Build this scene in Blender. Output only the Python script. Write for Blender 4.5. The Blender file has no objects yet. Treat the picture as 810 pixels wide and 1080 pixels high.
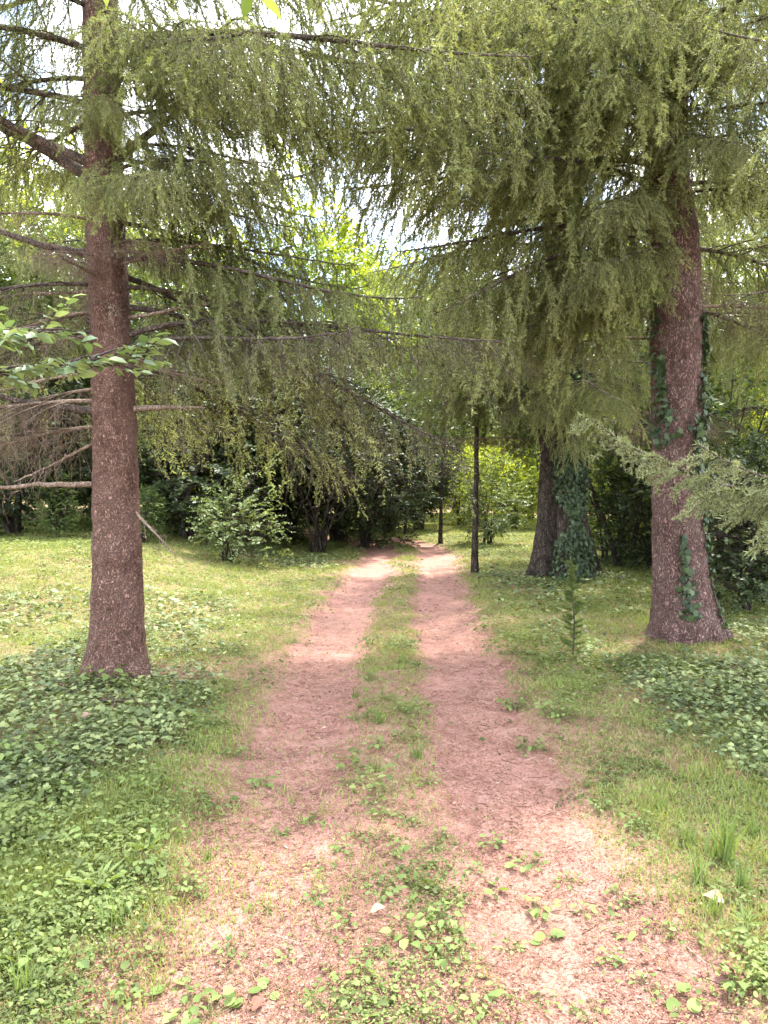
import bpy, math
import numpy as np
from mathutils import Vector

rng = np.random.default_rng(11)
SC = bpy.context.scene
COL = SC.collection
F = 831.0            # focal length in pixels of the 810 x 1080 photograph
HZ = 505.0           # eye-level row of the photograph
CAMZ = 1.6


# ------------------------------------------------------------------ numpy noise
def _hash(ix, iy, seed):
    h = (ix.astype(np.int64) * 374761393 + iy.astype(np.int64) * 668265263 + seed * 974711) & 0x7fffffff
    h = ((h ^ (h >> 13)) * 1274126177) & 0x7fffffff
    h = h ^ (h >> 16)
    return (h & 0xffff) / 65535.0


def vnoise(x, y, seed=0):
    ix, iy = np.floor(x), np.floor(y)
    fx, fy = x - ix, y - iy
    fx = fx * fx * (3 - 2 * fx)
    fy = fy * fy * (3 - 2 * fy)
    a, b = _hash(ix, iy, seed), _hash(ix + 1, iy, seed)
    c, d = _hash(ix, iy + 1, seed), _hash(ix + 1, iy + 1, seed)
    return (a * (1 - fx) + b * fx) * (1 - fy) + (c * (1 - fx) + d * fx) * fy


def fbm(x, y, seed=0, oct=4):
    s, a, t = 0, 1.0, 0
    for k in range(oct):
        s = s + a * vnoise(x * 2 ** k + 17.3 * k, y * 2 ** k - 9.1 * k, seed + k)
        t += a
        a *= .55
    return s / t


def sstep(a, b, x):
    t = np.clip((x - a) / (b - a), 0, 1)
    return t * t * (3 - 2 * t)


def unit(v):
    return v / np.maximum(np.linalg.norm(v, axis=-1, keepdims=True), 1e-9)


# ------------------------------------------------------------------ terrain
CL = np.array([(0.04, -3), (0.05, 0), (0.05, 6), (0.13, 10), (0.36, 14), (0.52, 16.5), (0.42, 18.6), (-0.25, 20.6),
               (-1.8, 22.2), (-4.5, 23.4), (-9, 24.4)], float)


def smooth_line(P, n):
    d = np.concatenate([[0], np.cumsum(np.linalg.norm(np.diff(P, axis=0), axis=1))])
    t = np.linspace(0, d[-1], n)
    Q = np.stack([np.interp(t, d, P[:, i]) for i in range(P.shape[1])], 1)
    for _ in range(12):
        Q[1:-1] = .25 * Q[:-2] + .5 * Q[1:-1] + .25 * Q[2:]
    return Q


LINE = smooth_line(CL, 220)
LTAN = unit(np.gradient(LINE, axis=0))
LNRM = np.stack([LTAN[:, 1], -LTAN[:, 0]], 1)


def lateral(x, y):
    """signed distance to the right of the track's centre line"""
    x, y = np.asarray(x, float), np.asarray(y, float)
    sh = x.shape
    x, y = x.ravel(), y.ravel()
    out = np.empty(len(x))
    for s in range(0, len(x), 20000):
        dx = x[s:s + 20000, None] - LINE[None, :, 0]
        dy = y[s:s + 20000, None] - LINE[None, :, 1]
        k = np.argmin(dx * dx + dy * dy, 1)
        r = np.arange(len(k))
        n = LNRM[k]
        side = dx[r, k] * n[:, 0] + dy[r, k] * n[:, 1]
        dist = np.sqrt(dx[r, k] ** 2 + dy[r, k] ** 2)
        out[s:s + 20000] = np.where(side >= 0, dist, -dist)
    return out.reshape(sh)


def track_mask(x, y, lat=None):
    """1 in the two bare wheel tracks, 0 elsewhere"""
    if lat is None:
        lat = lateral(x, y)
    w = (fbm(x * 2.2, y * 2.2, 5, 4) - .5) * .55
    near = sstep(7, 3, y)
    tl = sstep(.42, .20, np.abs(lat + .58 + w))
    tr = sstep(.44, .22, np.abs(lat - .62 + w))
    mid = .45 * near * sstep(1.1, .7, np.abs(lat + w))
    return np.clip(np.maximum(np.maximum(tl, tr), mid), 0, 1)


def height(x, y):
    x, y = np.asarray(x, float), np.asarray(y, float)
    h = .50 * sstep(-1.4, -5.0, x) * sstep(5, 13, y)
    h = h + .10 * (fbm(x * .5, y * .5, 31, 3) - .5) * sstep(1.2, 3, np.abs(x))
    h = h - .12 * sstep(3, 8, x)
    return h


def H(x, y):
    return float(height(np.array([x]), np.array([y]))[0])


def GX(px, Y):
    return (px - 405.0) / F * Y


def PY(py):
    """distance of a point of the ground seen at row py"""
    return CAMZ * F / (py - HZ)


# ------------------------------------------------------------------ mesh helpers
class MB:
    def __init__(self):
        self.V, self.T, self.A, self.n = [], [], [], 0

    def add(self, V, T, tint=0.5):
        V = np.asarray(V, np.float32)
        a = np.full(len(V), tint, np.float32) if np.isscalar(tint) else np.asarray(tint, np.float32)
        self.V.append(V)
        self.T.append(np.asarray(T, np.int32) + self.n)
        self.A.append(a)
        self.n += len(V)
        return self

    def mesh(self, name, mat, smooth=False):
        me = bpy.data.meshes.new(name)
        if not self.V:
            return me
        V, T, A = np.concatenate(self.V), np.concatenate(self.T), np.concatenate(self.A)
        me.vertices.add(len(V))
        me.vertices.foreach_set('co', V.ravel())
        me.loops.add(len(T) * 3)
        me.loops.foreach_set('vertex_index', T.ravel())
        me.polygons.add(len(T))
        me.polygons.foreach_set('loop_start', np.arange(0, len(T) * 3, 3, dtype=np.int32))
        at = me.attributes.new('tint', 'FLOAT', 'POINT')
        at.data.foreach_set('value', A)
        if smooth:
            me.polygons.foreach_set('use_smooth', np.ones(len(T), bool))
        me.update(calc_edges=True)
        me.materials.append(mat)
        return me


def tube(P, R, sides=6, cap=True):
    P = np.asarray(P, float)
    n = len(P)
    R = np.broadcast_to(np.asarray(R, float), (n,))
    t = unit(np.gradient(P, axis=0))
    ref = np.array([0, 0, 1.0]) if abs(t[:, 2]).mean() < .8 else np.array([1.0, 0, 0])
    u = unit(np.cross(t, ref))
    v = np.cross(t, u)
    a = np.linspace(0, 2 * np.pi, sides, endpoint=False)
    V = P[:, None] + R[:, None, None] * (np.cos(a)[None, :, None] * u[:, None] + np.sin(a)[None, :, None] * v[:, None])
    V = V.reshape(-1, 3)
    i, j = np.meshgrid(np.arange(n - 1), np.arange(sides), indexing='ij')
    A = (i * sides + j).ravel()
    B = (i * sides + (j + 1) % sides).ravel()
    T = np.concatenate([np.stack([A, B, B + sides], 1), np.stack([A, B + sides, A + sides], 1)])
    if cap:
        V = np.concatenate([V, P[-1:] + t[-1:] * R[-1]])
        e = len(V) - 1
        k = np.arange(sides)
        T = np.concatenate([T, np.stack([(n - 1) * sides + k, (n - 1) * sides + (k + 1) % sides, np.full(sides, e)], 1)])
    return V, T


def tubes(S, E, sag, r0, r1, seg=4, sides=3):
    """many thin curved twigs at once from S to E, with a sideways bend vector sag"""
    S, E, sag = np.asarray(S, float), np.asarray(E, float), np.asarray(sag, float)
    N = len(S)
    t = np.linspace(0, 1, seg + 1)
    P = S[:, None] * (1 - t)[None, :, None] + E[:, None] * t[None, :, None] + sag[:, None] * (4 * t * (1 - t))[None, :, None]
    d = unit(E - S)
    ref = np.where(np.abs(d[:, 2:3]) > .8, np.array([[1.0, 0, 0]]), np.array([[0, 0, 1.0]]))
    u = unit(np.cross(d, ref))
    v = np.cross(d, u)
    r0 = np.broadcast_to(np.asarray(r0, float), (N,))
    r1 = np.broadcast_to(np.asarray(r1, float), (N,))
    R = r0[:, None] * (1 - t) + r1[:, None] * t
    a = np.linspace(0, 2 * np.pi, sides, endpoint=False)
    ring = np.cos(a)[None, :, None] * u[:, None] + np.sin(a)[None, :, None] * v[:, None]
    V = P[:, :, None] + R[:, :, None, None] * ring[:, None]
    V = V.reshape(-1, 3)
    b = (np.arange(N) * (seg + 1) * sides)[:, None, None]
    i = np.arange(seg)[None, :, None] * sides
    j = np.arange(sides)[None, None, :]
    A = (b + i + j).ravel()
    B = (b + i + (j + 1) % sides).ravel()
    T = np.concatenate([np.stack([A, B, B + sides], 1), np.stack([A, B + sides, A + sides], 1)])
    return V, T


def basis(X, Z):
    X = unit(X)
    Y = unit(np.cross(Z, X))
    Z = np.cross(X, Y)
    return np.stack([X, Y, Z], 2)      # columns


def scatter(tv, tt, pos, X, Z, scale, tint, ttint=None):
    n, m = len(pos), len(tv)
    M = basis(X, Z)
    s = np.asarray(scale, float)
    if s.ndim == 0:
        s = np.full(n, float(s))
    if s.ndim == 1:
        s = s[:, None]
    L = tv[None] * s[:, None, :]
    V = np.einsum('nij,nmj->nmi', M, np.broadcast_to(L, (n, m, 3))) + pos[:, None]
    T = tt[None] + (np.arange(n) * m)[:, None, None]
    tn = np.broadcast_to(np.asarray(tint, float).reshape(-1, 1), (n, m)) if np.ndim(tint) else np.full((n, m), float(tint))
    if ttint is not None:
        tn = tn + ttint[None]
    return V.reshape(-1, 3), T.reshape(-1, 3), np.clip(tn, 0, 1).ravel()


LEAF2 = (np.array([(0, 0, 0), (.5, .30, .07), (1, 0, -.03), (.5, -.30, .07)], float),
         np.array([(0, 2, 1), (0, 3, 2)]))
LEAF6 = (np.array([(0, 0, 0), (.5, 0, 0), (1, 0, -.1), (.25, .24, .07), (.65, .22, .05), (.25, -.24, .07), (.65, -.22, .05)], float),
         np.array([(0, 1, 3), (1, 4, 3), (1, 2, 4), (0, 5, 1), (1, 5, 6), (1, 6, 2)]))
_iv = [(0, 0), (-.12, .22), (.05, .46), (.30, .30), (.52, .44), (.66, .20), (1.0, 0)]
_iv = _iv + [(x, -y) for x, y in _iv[-2:0:-1]]
IVY = (np.array([(.34, 0, .03)] + [(x, y, -.10 * (x * x + y * y)) for x, y in _iv], float),
       np.array([(0, i + 1, (i + 1) % len(_iv) + 1) for i in range(len(_iv))])[:, ::-1])
_rd = [(.5 + .5 * math.cos(a), .46 * math.sin(a)) for a in np.linspace(math.pi, -math.pi, 10, endpoint=False)]
ROUND = (np.array([(.5, 0, -.05)] + [(x, y, .05) for x, y in _rd], float),
         np.array([(0, i + 1, (i + 1) % 10 + 1) for i in range(10)])[:, ::-1])
BLADE = (np.array([(0, .5, 0), (0, -.5, 0), (.12, .40, .55), (.12, -.40, .55), (.42, 0, 1.0)], float),
         np.array([(0, 1, 3), (0, 3, 2), (2, 3, 4)]))


def rdir(n, up=0.0, r=None):
    r = r or rng
    v = unit(r.normal(size=(n, 3)))
    v[:, 2] += up
    return unit(v)


# ------------------------------------------------------------------ materials
def newmat(name):
    m = bpy.data.materials.new(name)
    m.use_nodes = True
    nt = m.node_tree
    nt.nodes.clear()
    out = nt.nodes.new('ShaderNodeOutputMaterial')
    return m, nt, out


def ramp(nt, stops, fac):
    r = nt.nodes.new('ShaderNodeValToRGB')
    e = r.color_ramp.elements
    while len(e) < len(stops):
        e.new(.5)
    for el, (p, c) in zip(e, stops):
        el.position = p
        el.color = (*c, 1)
    nt.links.new(fac, r.inputs[0])
    return r.outputs[0]


def leafmat(name, stops, trans=.35, rough=.5, spec=.3, vary=.18, tcol=(1.25, 1.2, .55)):
    m, nt, out = newmat(name)
    N, L = nt.nodes.new, nt.links.new
    at = N('ShaderNodeAttribute')
    at.attribute_name = 'tint'
    oi = N('ShaderNodeObjectInfo')
    ma = N('ShaderNodeMath')
    ma.operation = 'MULTIPLY_ADD'
    L(oi.outputs['Random'], ma.inputs[0])
    ma.inputs[1].default_value = vary
    ma.inputs[2].default_value = -vary / 2
    ad = N('ShaderNodeMath')
    ad.operation = 'ADD'
    ad.use_clamp = True
    L(at.outputs['Fac'], ad.inputs[0])
    L(ma.outputs[0], ad.inputs[1])
    c = ramp(nt, stops, ad.outputs[0])
    p = N('ShaderNodeBsdfPrincipled')
    p.inputs['Roughness'].default_value = rough
    p.inputs['Specular IOR Level'].default_value = spec
    L(c, p.inputs['Base Color'])
    t = N('ShaderNodeBsdfTranslucent')
    mx = N('ShaderNodeMix')
    mx.data_type = 'RGBA'
    mx.blend_type = 'MULTIPLY'
    mx.inputs[0].default_value = 1
    L(c, mx.inputs[6])
    mx.inputs[7].default_value = (*tcol, 1)
    L(mx.outputs[2], t.inputs[0])
    ms = N('ShaderNodeMixShader')
    ms.inputs[0].default_value = trans
    L(p.outputs[0], ms.inputs[1])
    L(t.outputs[0], ms.inputs[2])
    L(ms.outputs[0], out.inputs[0])
    return m


def barkmat(name, dark, mid, light, scale=26, bump=.6, stretch=.55, moss=None):
    m, nt, out = newmat(name)
    N, L = nt.nodes.new, nt.links.new
    tc = N('ShaderNodeTexCoord')
    mp = N('ShaderNodeMapping')
    mp.inputs['Scale'].default_value = (1, 1, stretch)
    L(tc.outputs['Object'], mp.inputs[0])
    wn = N('ShaderNodeTexNoise')
    wn.inputs['Scale'].default_value = scale * .5
    wn.inputs['Detail'].default_value = 3
    L(mp.outputs[0], wn.inputs['Vector'])
    wv = N('ShaderNodeVectorMath')
    wv.operation = 'MULTIPLY_ADD'
    L(wn.outputs['Color'], wv.inputs[0])
    wv.inputs[1].default_value = (.11, .11, .11)
    L(mp.outputs[0], wv.inputs[2])
    vo = N('ShaderNodeTexVoronoi')
    vo.feature = 'DISTANCE_TO_EDGE'
    vo.inputs['Scale'].default_value = scale
    L(wv.outputs[0], vo.inputs['Vector'])
    vc = N('ShaderNodeTexVoronoi')
    vc.inputs['Scale'].default_value = scale
    L(wv.outputs[0], vc.inputs['Vector'])
    n1 = N('ShaderNodeTexNoise')
    n1.inputs['Scale'].default_value = 4.5
    n1.inputs['Detail'].default_value = 8
    n1.inputs['Roughness'].default_value = .68
    L(tc.outputs['Object'], n1.inputs['Vector'])
    n2 = N('ShaderNodeTexNoise')
    n2.inputs['Scale'].default_value = 90
    n2.inputs['Detail'].default_value = 5
    L(mp.outputs[0], n2.inputs['Vector'])
    # colour: per plate + blotches + fine grain
    a = N('ShaderNodeMath')
    a.operation = 'MULTIPLY_ADD'
    sx = N('ShaderNodeSeparateColor')
    L(vc.outputs['Color'], sx.inputs[0])
    L(sx.outputs[0], a.inputs[0])
    a.inputs[1].default_value = .17
    L(n1.outputs['Fac'], a.inputs[2])
    b = N('ShaderNodeMath')
    b.operation = 'MULTIPLY_ADD'
    L(n2.outputs['Fac'], b.inputs[0])
    b.inputs[1].default_value = .30
    L(a.outputs[0], b.inputs[2])
    c = ramp(nt, [(.46, dark), (.70, mid), (.84, light), (1.0, mid)], b.outputs[0])
    sub = N('ShaderNodeMath')
    sub.operation = 'MULTIPLY'
    L(b.outputs[0], sub.inputs[0])
    sub.inputs[1].default_value = 1.0
    nt.links.new(sub.outputs[0], c.node.inputs[0])
    cr = N('ShaderNodeMapRange')
    cr.inputs['From Min'].default_value = .0
    cr.inputs['From Max'].default_value = .22
    cr.inputs['To Min'].default_value = .40
    cr.inputs['To Max'].default_value = 1.0
    L(vo.outputs['Distance'], cr.inputs['Value'])
    mu = N('ShaderNodeMix')
    mu.data_type = 'RGBA'
    mu.blend_type = 'MULTIPLY'
    mu.inputs[0].default_value = 1
    L(c, mu.inputs[6])
    L(cr.outputs[0], mu.inputs[7])
    p = N('ShaderNodeBsdfPrincipled')
    p.inputs['Roughness'].default_value = .9
    p.inputs['Specular IOR Level'].default_value = .15
    col = mu.outputs[2]
    if moss:
        nm = N('ShaderNodeTexNoise')
        nm.inputs['Scale'].default_value = 2.3
        nm.inputs['Detail'].default_value = 7
        nm.inputs['Roughness'].default_value = .7
        mv = N('ShaderNodeVectorMath')
        mv.operation = 'ADD'
        L(tc.outputs['Object'], mv.inputs[0])
        mv.inputs[1].default_value = (7, 3, 1)
        L(mv.outputs[0], nm.inputs['Vector'])
        mr = N('ShaderNodeMapRange')
        mr.inputs['From Min'].default_value = .56
        mr.inputs['From Max'].default_value = .70
        mr.inputs['To Max'].default_value = .55
        L(nm.outputs['Fac'], mr.inputs['Value'])
        m2 = N('ShaderNodeMix')
        m2.data_type = 'RGBA'
        L(mr.outputs[0], m2.inputs[0])
        L(col, m2.inputs[6])
        m2.inputs[7].default_value = (*moss, 1)
        col = m2.outputs[2]
    L(col, p.inputs['Base Color'])
    hs = N('ShaderNodeMath')
    hs.operation = 'MULTIPLY_ADD'
    L(n2.outputs['Fac'], hs.inputs[0])
    hs.inputs[1].default_value = .5
    mr2 = N('ShaderNodeMapRange')
    mr2.inputs['From Max'].default_value = .25
    L(vo.outputs['Distance'], mr2.inputs['Value'])
    L(mr2.outputs[0], hs.inputs[2])
    bp = N('ShaderNodeBump')
    bp.inputs['Strength'].default_value = bump
    bp.inputs['Distance'].default_value = .03
    L(hs.outputs[0], bp.inputs['Height'])
    L(bp.outputs[0], p.inputs['Normal'])
    L(p.outputs[0], out.inputs[0])
    return m


def groundmat(name, kind):
    """needle litter and soil; `tint` carries how bare the ground is"""
    m, nt, out = newmat(name)
    N, L = nt.nodes.new, nt.links.new
    tc = N('ShaderNodeTexCoord')

    def noise(scale, det=6, rough=.65):
        n = N('ShaderNodeTexNoise')
        n.inputs['Scale'].default_value = scale
        n.inputs['Detail'].default_value = det
        n.inputs['Roughness'].default_value = rough
        L(tc.outputs['Object'], n.inputs['Vector'])
        return n
    fine, midn, big = noise(95, 5, .8), noise(11, 6, .75), noise(1.3, 5, .6)
    ad = N('ShaderNodeMath')
    ad.operation = 'MULTIPLY_ADD'
    L(midn.outputs['Fac'], ad.inputs[0])
    ad.inputs[1].default_value = .7
    L(fine.outputs['Fac'], ad.inputs[2])
    sc = N('ShaderNodeMath')
    sc.operation = 'MULTIPLY'
    L(ad.outputs[0], sc.inputs[0])
    sc.inputs[1].default_value = .62
    litter = ramp(nt, [(.30, (.07, .036, .027)), (.44, (.235, .117, .090)), (.55, (.34, .182, .145)), (.70, (.45, .30, .25))], sc.outputs[0])
    soil = ramp(nt, [(.30, (.055, .042, .024)), (.48, (.155, .120, .062)), (.60, (.235, .19, .10)), (.74, (.34, .28, .17))], sc.outputs[0])
    at = N('ShaderNodeAttribute')
    at.attribute_name = 'tint'
    bm = N('ShaderNodeMath')
    bm.operation = 'MULTIPLY_ADD'
    bm.use_clamp = True
    L(big.outputs['Fac'], bm.inputs[0])
    bm.inputs[1].default_value = .7
    sb = N('ShaderNodeMath')
    sb.operation = 'SUBTRACT'
    L(at.outputs['Fac'], sb.inputs[0])
    sb.inputs[1].default_value = .35
    L(sb.outputs[0], bm.inputs[2])
    mx = N('ShaderNodeMix')
    mx.data_type = 'RGBA'
    L(bm.outputs[0], mx.inputs[0])
    L(soil, mx.inputs[6])
    L(litter, mx.inputs[7])
    p = N('ShaderNodeBsdfPrincipled')
    p.inputs['Roughness'].default_value = .95
    p.inputs['Specular IOR Level'].default_value = .1
    L(mx.outputs[2], p.inputs['Base Color'])
    bp = N('ShaderNodeBump')
    bp.inputs['Strength'].default_value = .7
    bp.inputs['Distance'].default_value = .02
    L(ad.outputs[0], bp.inputs['Height'])
    L(bp.outputs[0], p.inputs['Normal'])
    L(p.outputs[0], out.inputs[0])
    return m


M = {}
M['bark'] = barkmat('pink_brown_bark', (.115, .060, .047), (.30, .172, .134), (.345, .212, .172), 62, 1.0, .55)
M['bark_grey'] = barkmat('ivy_tree_bark', (.105, .060, .052), (.275, .165, .144), (.33, .22, .195), 46, 1.0, .40, (.10, .10, .06))
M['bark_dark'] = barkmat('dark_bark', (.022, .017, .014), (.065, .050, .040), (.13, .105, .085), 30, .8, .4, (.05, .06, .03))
M['limb'] = barkmat('limb_bark', (.035, .026, .022), (.10, .075, .062), (.19, .15, .13), 40, .5, .6)
M['deadwood'] = barkmat('dead_twig_bark', (.10, .068, .048), (.22, .155, .115), (.34, .26, .21), 45, .4, .6)
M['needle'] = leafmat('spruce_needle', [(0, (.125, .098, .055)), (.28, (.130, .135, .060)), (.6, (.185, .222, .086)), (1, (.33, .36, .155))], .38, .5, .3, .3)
M['pale_needle'] = leafmat('pale_spruce_needle', [(0, (.12, .115, .055)), (.4, (.18, .205, .095)), (1, (.31, .34, .17))], .28, .5, .3, .1)
M['ivy'] = leafmat('ivy_leaf', [(0, (.016, .028, .012)), (.5, (.034, .060, .024)), (1, (.085, .125, .048))], .15, .45, .35, .1)
M['cover_ivy'] = leafmat('ground_ivy_leaf', [(0, (.05, .070, .028)), (.5, (.130, .172, .066)), (1, (.27, .31, .125))], .25, .55, .3, .0)
M['cover'] = leafmat('low_leaf', [(0, (.070, .092, .030)), (.5, (.138, .182, .056)), (1, (.23, .275, .095))], .38, .55, .2, .0)
M['grass'] = leafmat('grass_blade', [(0, (.36, .29, .16)), (.22, (.24, .23, .10)), (.55, (.185, .235, .068)), (1, (.29, .345, .10))], .38, .5, .3, .0)
M['weed'] = leafmat('weed_leaf', [(0, (.085, .125, .038)), (.5, (.145, .205, .060)), (1, (.22, .28, .095))], .38, .55, .2, .35)
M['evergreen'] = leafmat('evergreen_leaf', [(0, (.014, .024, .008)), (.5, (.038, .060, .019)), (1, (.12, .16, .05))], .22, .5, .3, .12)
M['midleaf'] = leafmat('green_leaf', [(0, (.045, .070, .020)), (.5, (.095, .145, .038)), (1, (.19, .25, .075))], .40, .42, .4, .2)
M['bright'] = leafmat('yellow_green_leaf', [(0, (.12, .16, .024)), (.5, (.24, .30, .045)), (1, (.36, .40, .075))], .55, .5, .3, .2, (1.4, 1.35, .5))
M['pale'] = leafmat('pale_leaf', [(0, (.07, .11, .05)), (.5, (.13, .19, .09)), (1, (.24, .30, .16))], .32, .34, .5, .1)
M['shrubleaf'] = leafmat('soft_green_leaf', [(0, (.065, .095, .034)), (.5, (.135, .185, .072)), (1, (.24, .29, .13))], .4, .5, .25, .1)
M['litter'] = leafmat('fallen_leaf', [(0, (.045, .025, .018)), (.35, (.17, .080, .055)), (.7, (.30, .165, .115)), (1, (.48, .36, .27))], .12, .7, .2, .0, (1, .9, .8))
M['ground'] = groundmat('litter_ground', 0)

# ------------------------------------------------------------------ object helpers


def put(o, parent=None):
    COL.objects.link(o)
    if parent is not None:
        o.parent = parent
    return o


def tag(o, label=None, cat=None, group=None, kind=None):
    if label:
        o['label'] = label
    if cat:
        o['category'] = cat
    if group:
        o['group'] = group
    if kind:
        o['kind'] = kind
    return o


def thing(name, label, cat, loc, group=None, rz=0.0, scale=1.0):
    o = bpy.data.objects.new(name, None)
    o.empty_display_size = .2
    put(o)
    o.location = loc
    o.rotation_euler = (0, 0, rz)
    o.scale = (scale,) * 3 if np.isscalar(scale) else scale
    return tag(o, label, cat, group)


def part(name, me, parent, loc=(0, 0, 0), rot=(0, 0, 0), scale=1.0):
    o = bpy.data.objects.new(name, me)
    put(o, parent)
    o.location = loc
    o.rotation_euler = rot
    o.scale = (scale,) * 3 if np.isscalar(scale) else scale
    return o


# ------------------------------------------------------------------ spruce boughs
def rope_template(r, L=.45, dens=270, lat=.21, step=.10, nlen=.034, nw=.0042):
    """one hanging branchlet along -Z: twig segments and needles"""
    ax = np.array([[0, 0, 0], [r.normal() * .015, r.normal() * .015, -L * .35], [r.normal() * .03, r.normal() * .03, -L * .7], [r.normal() * .03, r.normal() * .03, -L]])
    S, E = list(ax[:-1]), list(ax[1:])
    z = -.02
    while z > -L * .93:
        t = -z / L
        p = np.array([np.interp(-z, -ax[:, 2], ax[:, i]) for i in range(3)])
        a = r.uniform(0, 2 * np.pi)
        d = unit(np.array([math.cos(a) * .5, math.sin(a) * .5, -1 + r.uniform(-.1, .3)]))
        l = lat * r.uniform(.5, 1.25) * (1 - .55 * t) + .015
        S.append(p)
        E.append(p + d * l)
        z -= step * r.uniform(.6, 1.4)
    S, E = np.array(S), np.array(E)
    ln = np.linalg.norm(E - S, axis=1)
    cnt = np.maximum(6, (ln * dens).astype(int))
    idx = np.repeat(np.arange(len(S)), cnt)
    t = r.uniform(0.02, 1.03, len(idx))
    base = S[idx] + (E - S)[idx] * t[:, None]
    ad = unit(E - S)[idx]
    rad = unit(np.cross(ad, r.normal(size=(len(idx), 3))))
    nd = unit(ad * r.uniform(.45, 1.0, (len(idx), 1)) + rad)
    nl = nlen * r.uniform(.6, 1.0, len(idx))
    w = unit(np.cross(nd, r.normal(size=(len(idx), 3)))) * nw
    V = np.stack([base + w, base - w, base + nd * nl[:, None]], 1).reshape(-1, 3)
    T = np.arange(len(V)).reshape(-1, 3)
    isl = idx >= 3
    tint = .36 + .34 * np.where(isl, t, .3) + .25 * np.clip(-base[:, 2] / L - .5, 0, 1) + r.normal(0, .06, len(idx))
    return V, T, np.repeat(tint, 3) - .5, S, E


_r = np.random.default_rng(3)
ROPES = [rope_template(_r, _r.uniform(.5, .85)) for _ in range(7)]
SHORT = [rope_template(_r, .26, 320, .08, .05) for _ in range(5)]
THIN = [rope_template(_r, _r.uniform(.35, .7), 110, .15, .07) for _ in range(5)]     # old, thinly needled


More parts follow.
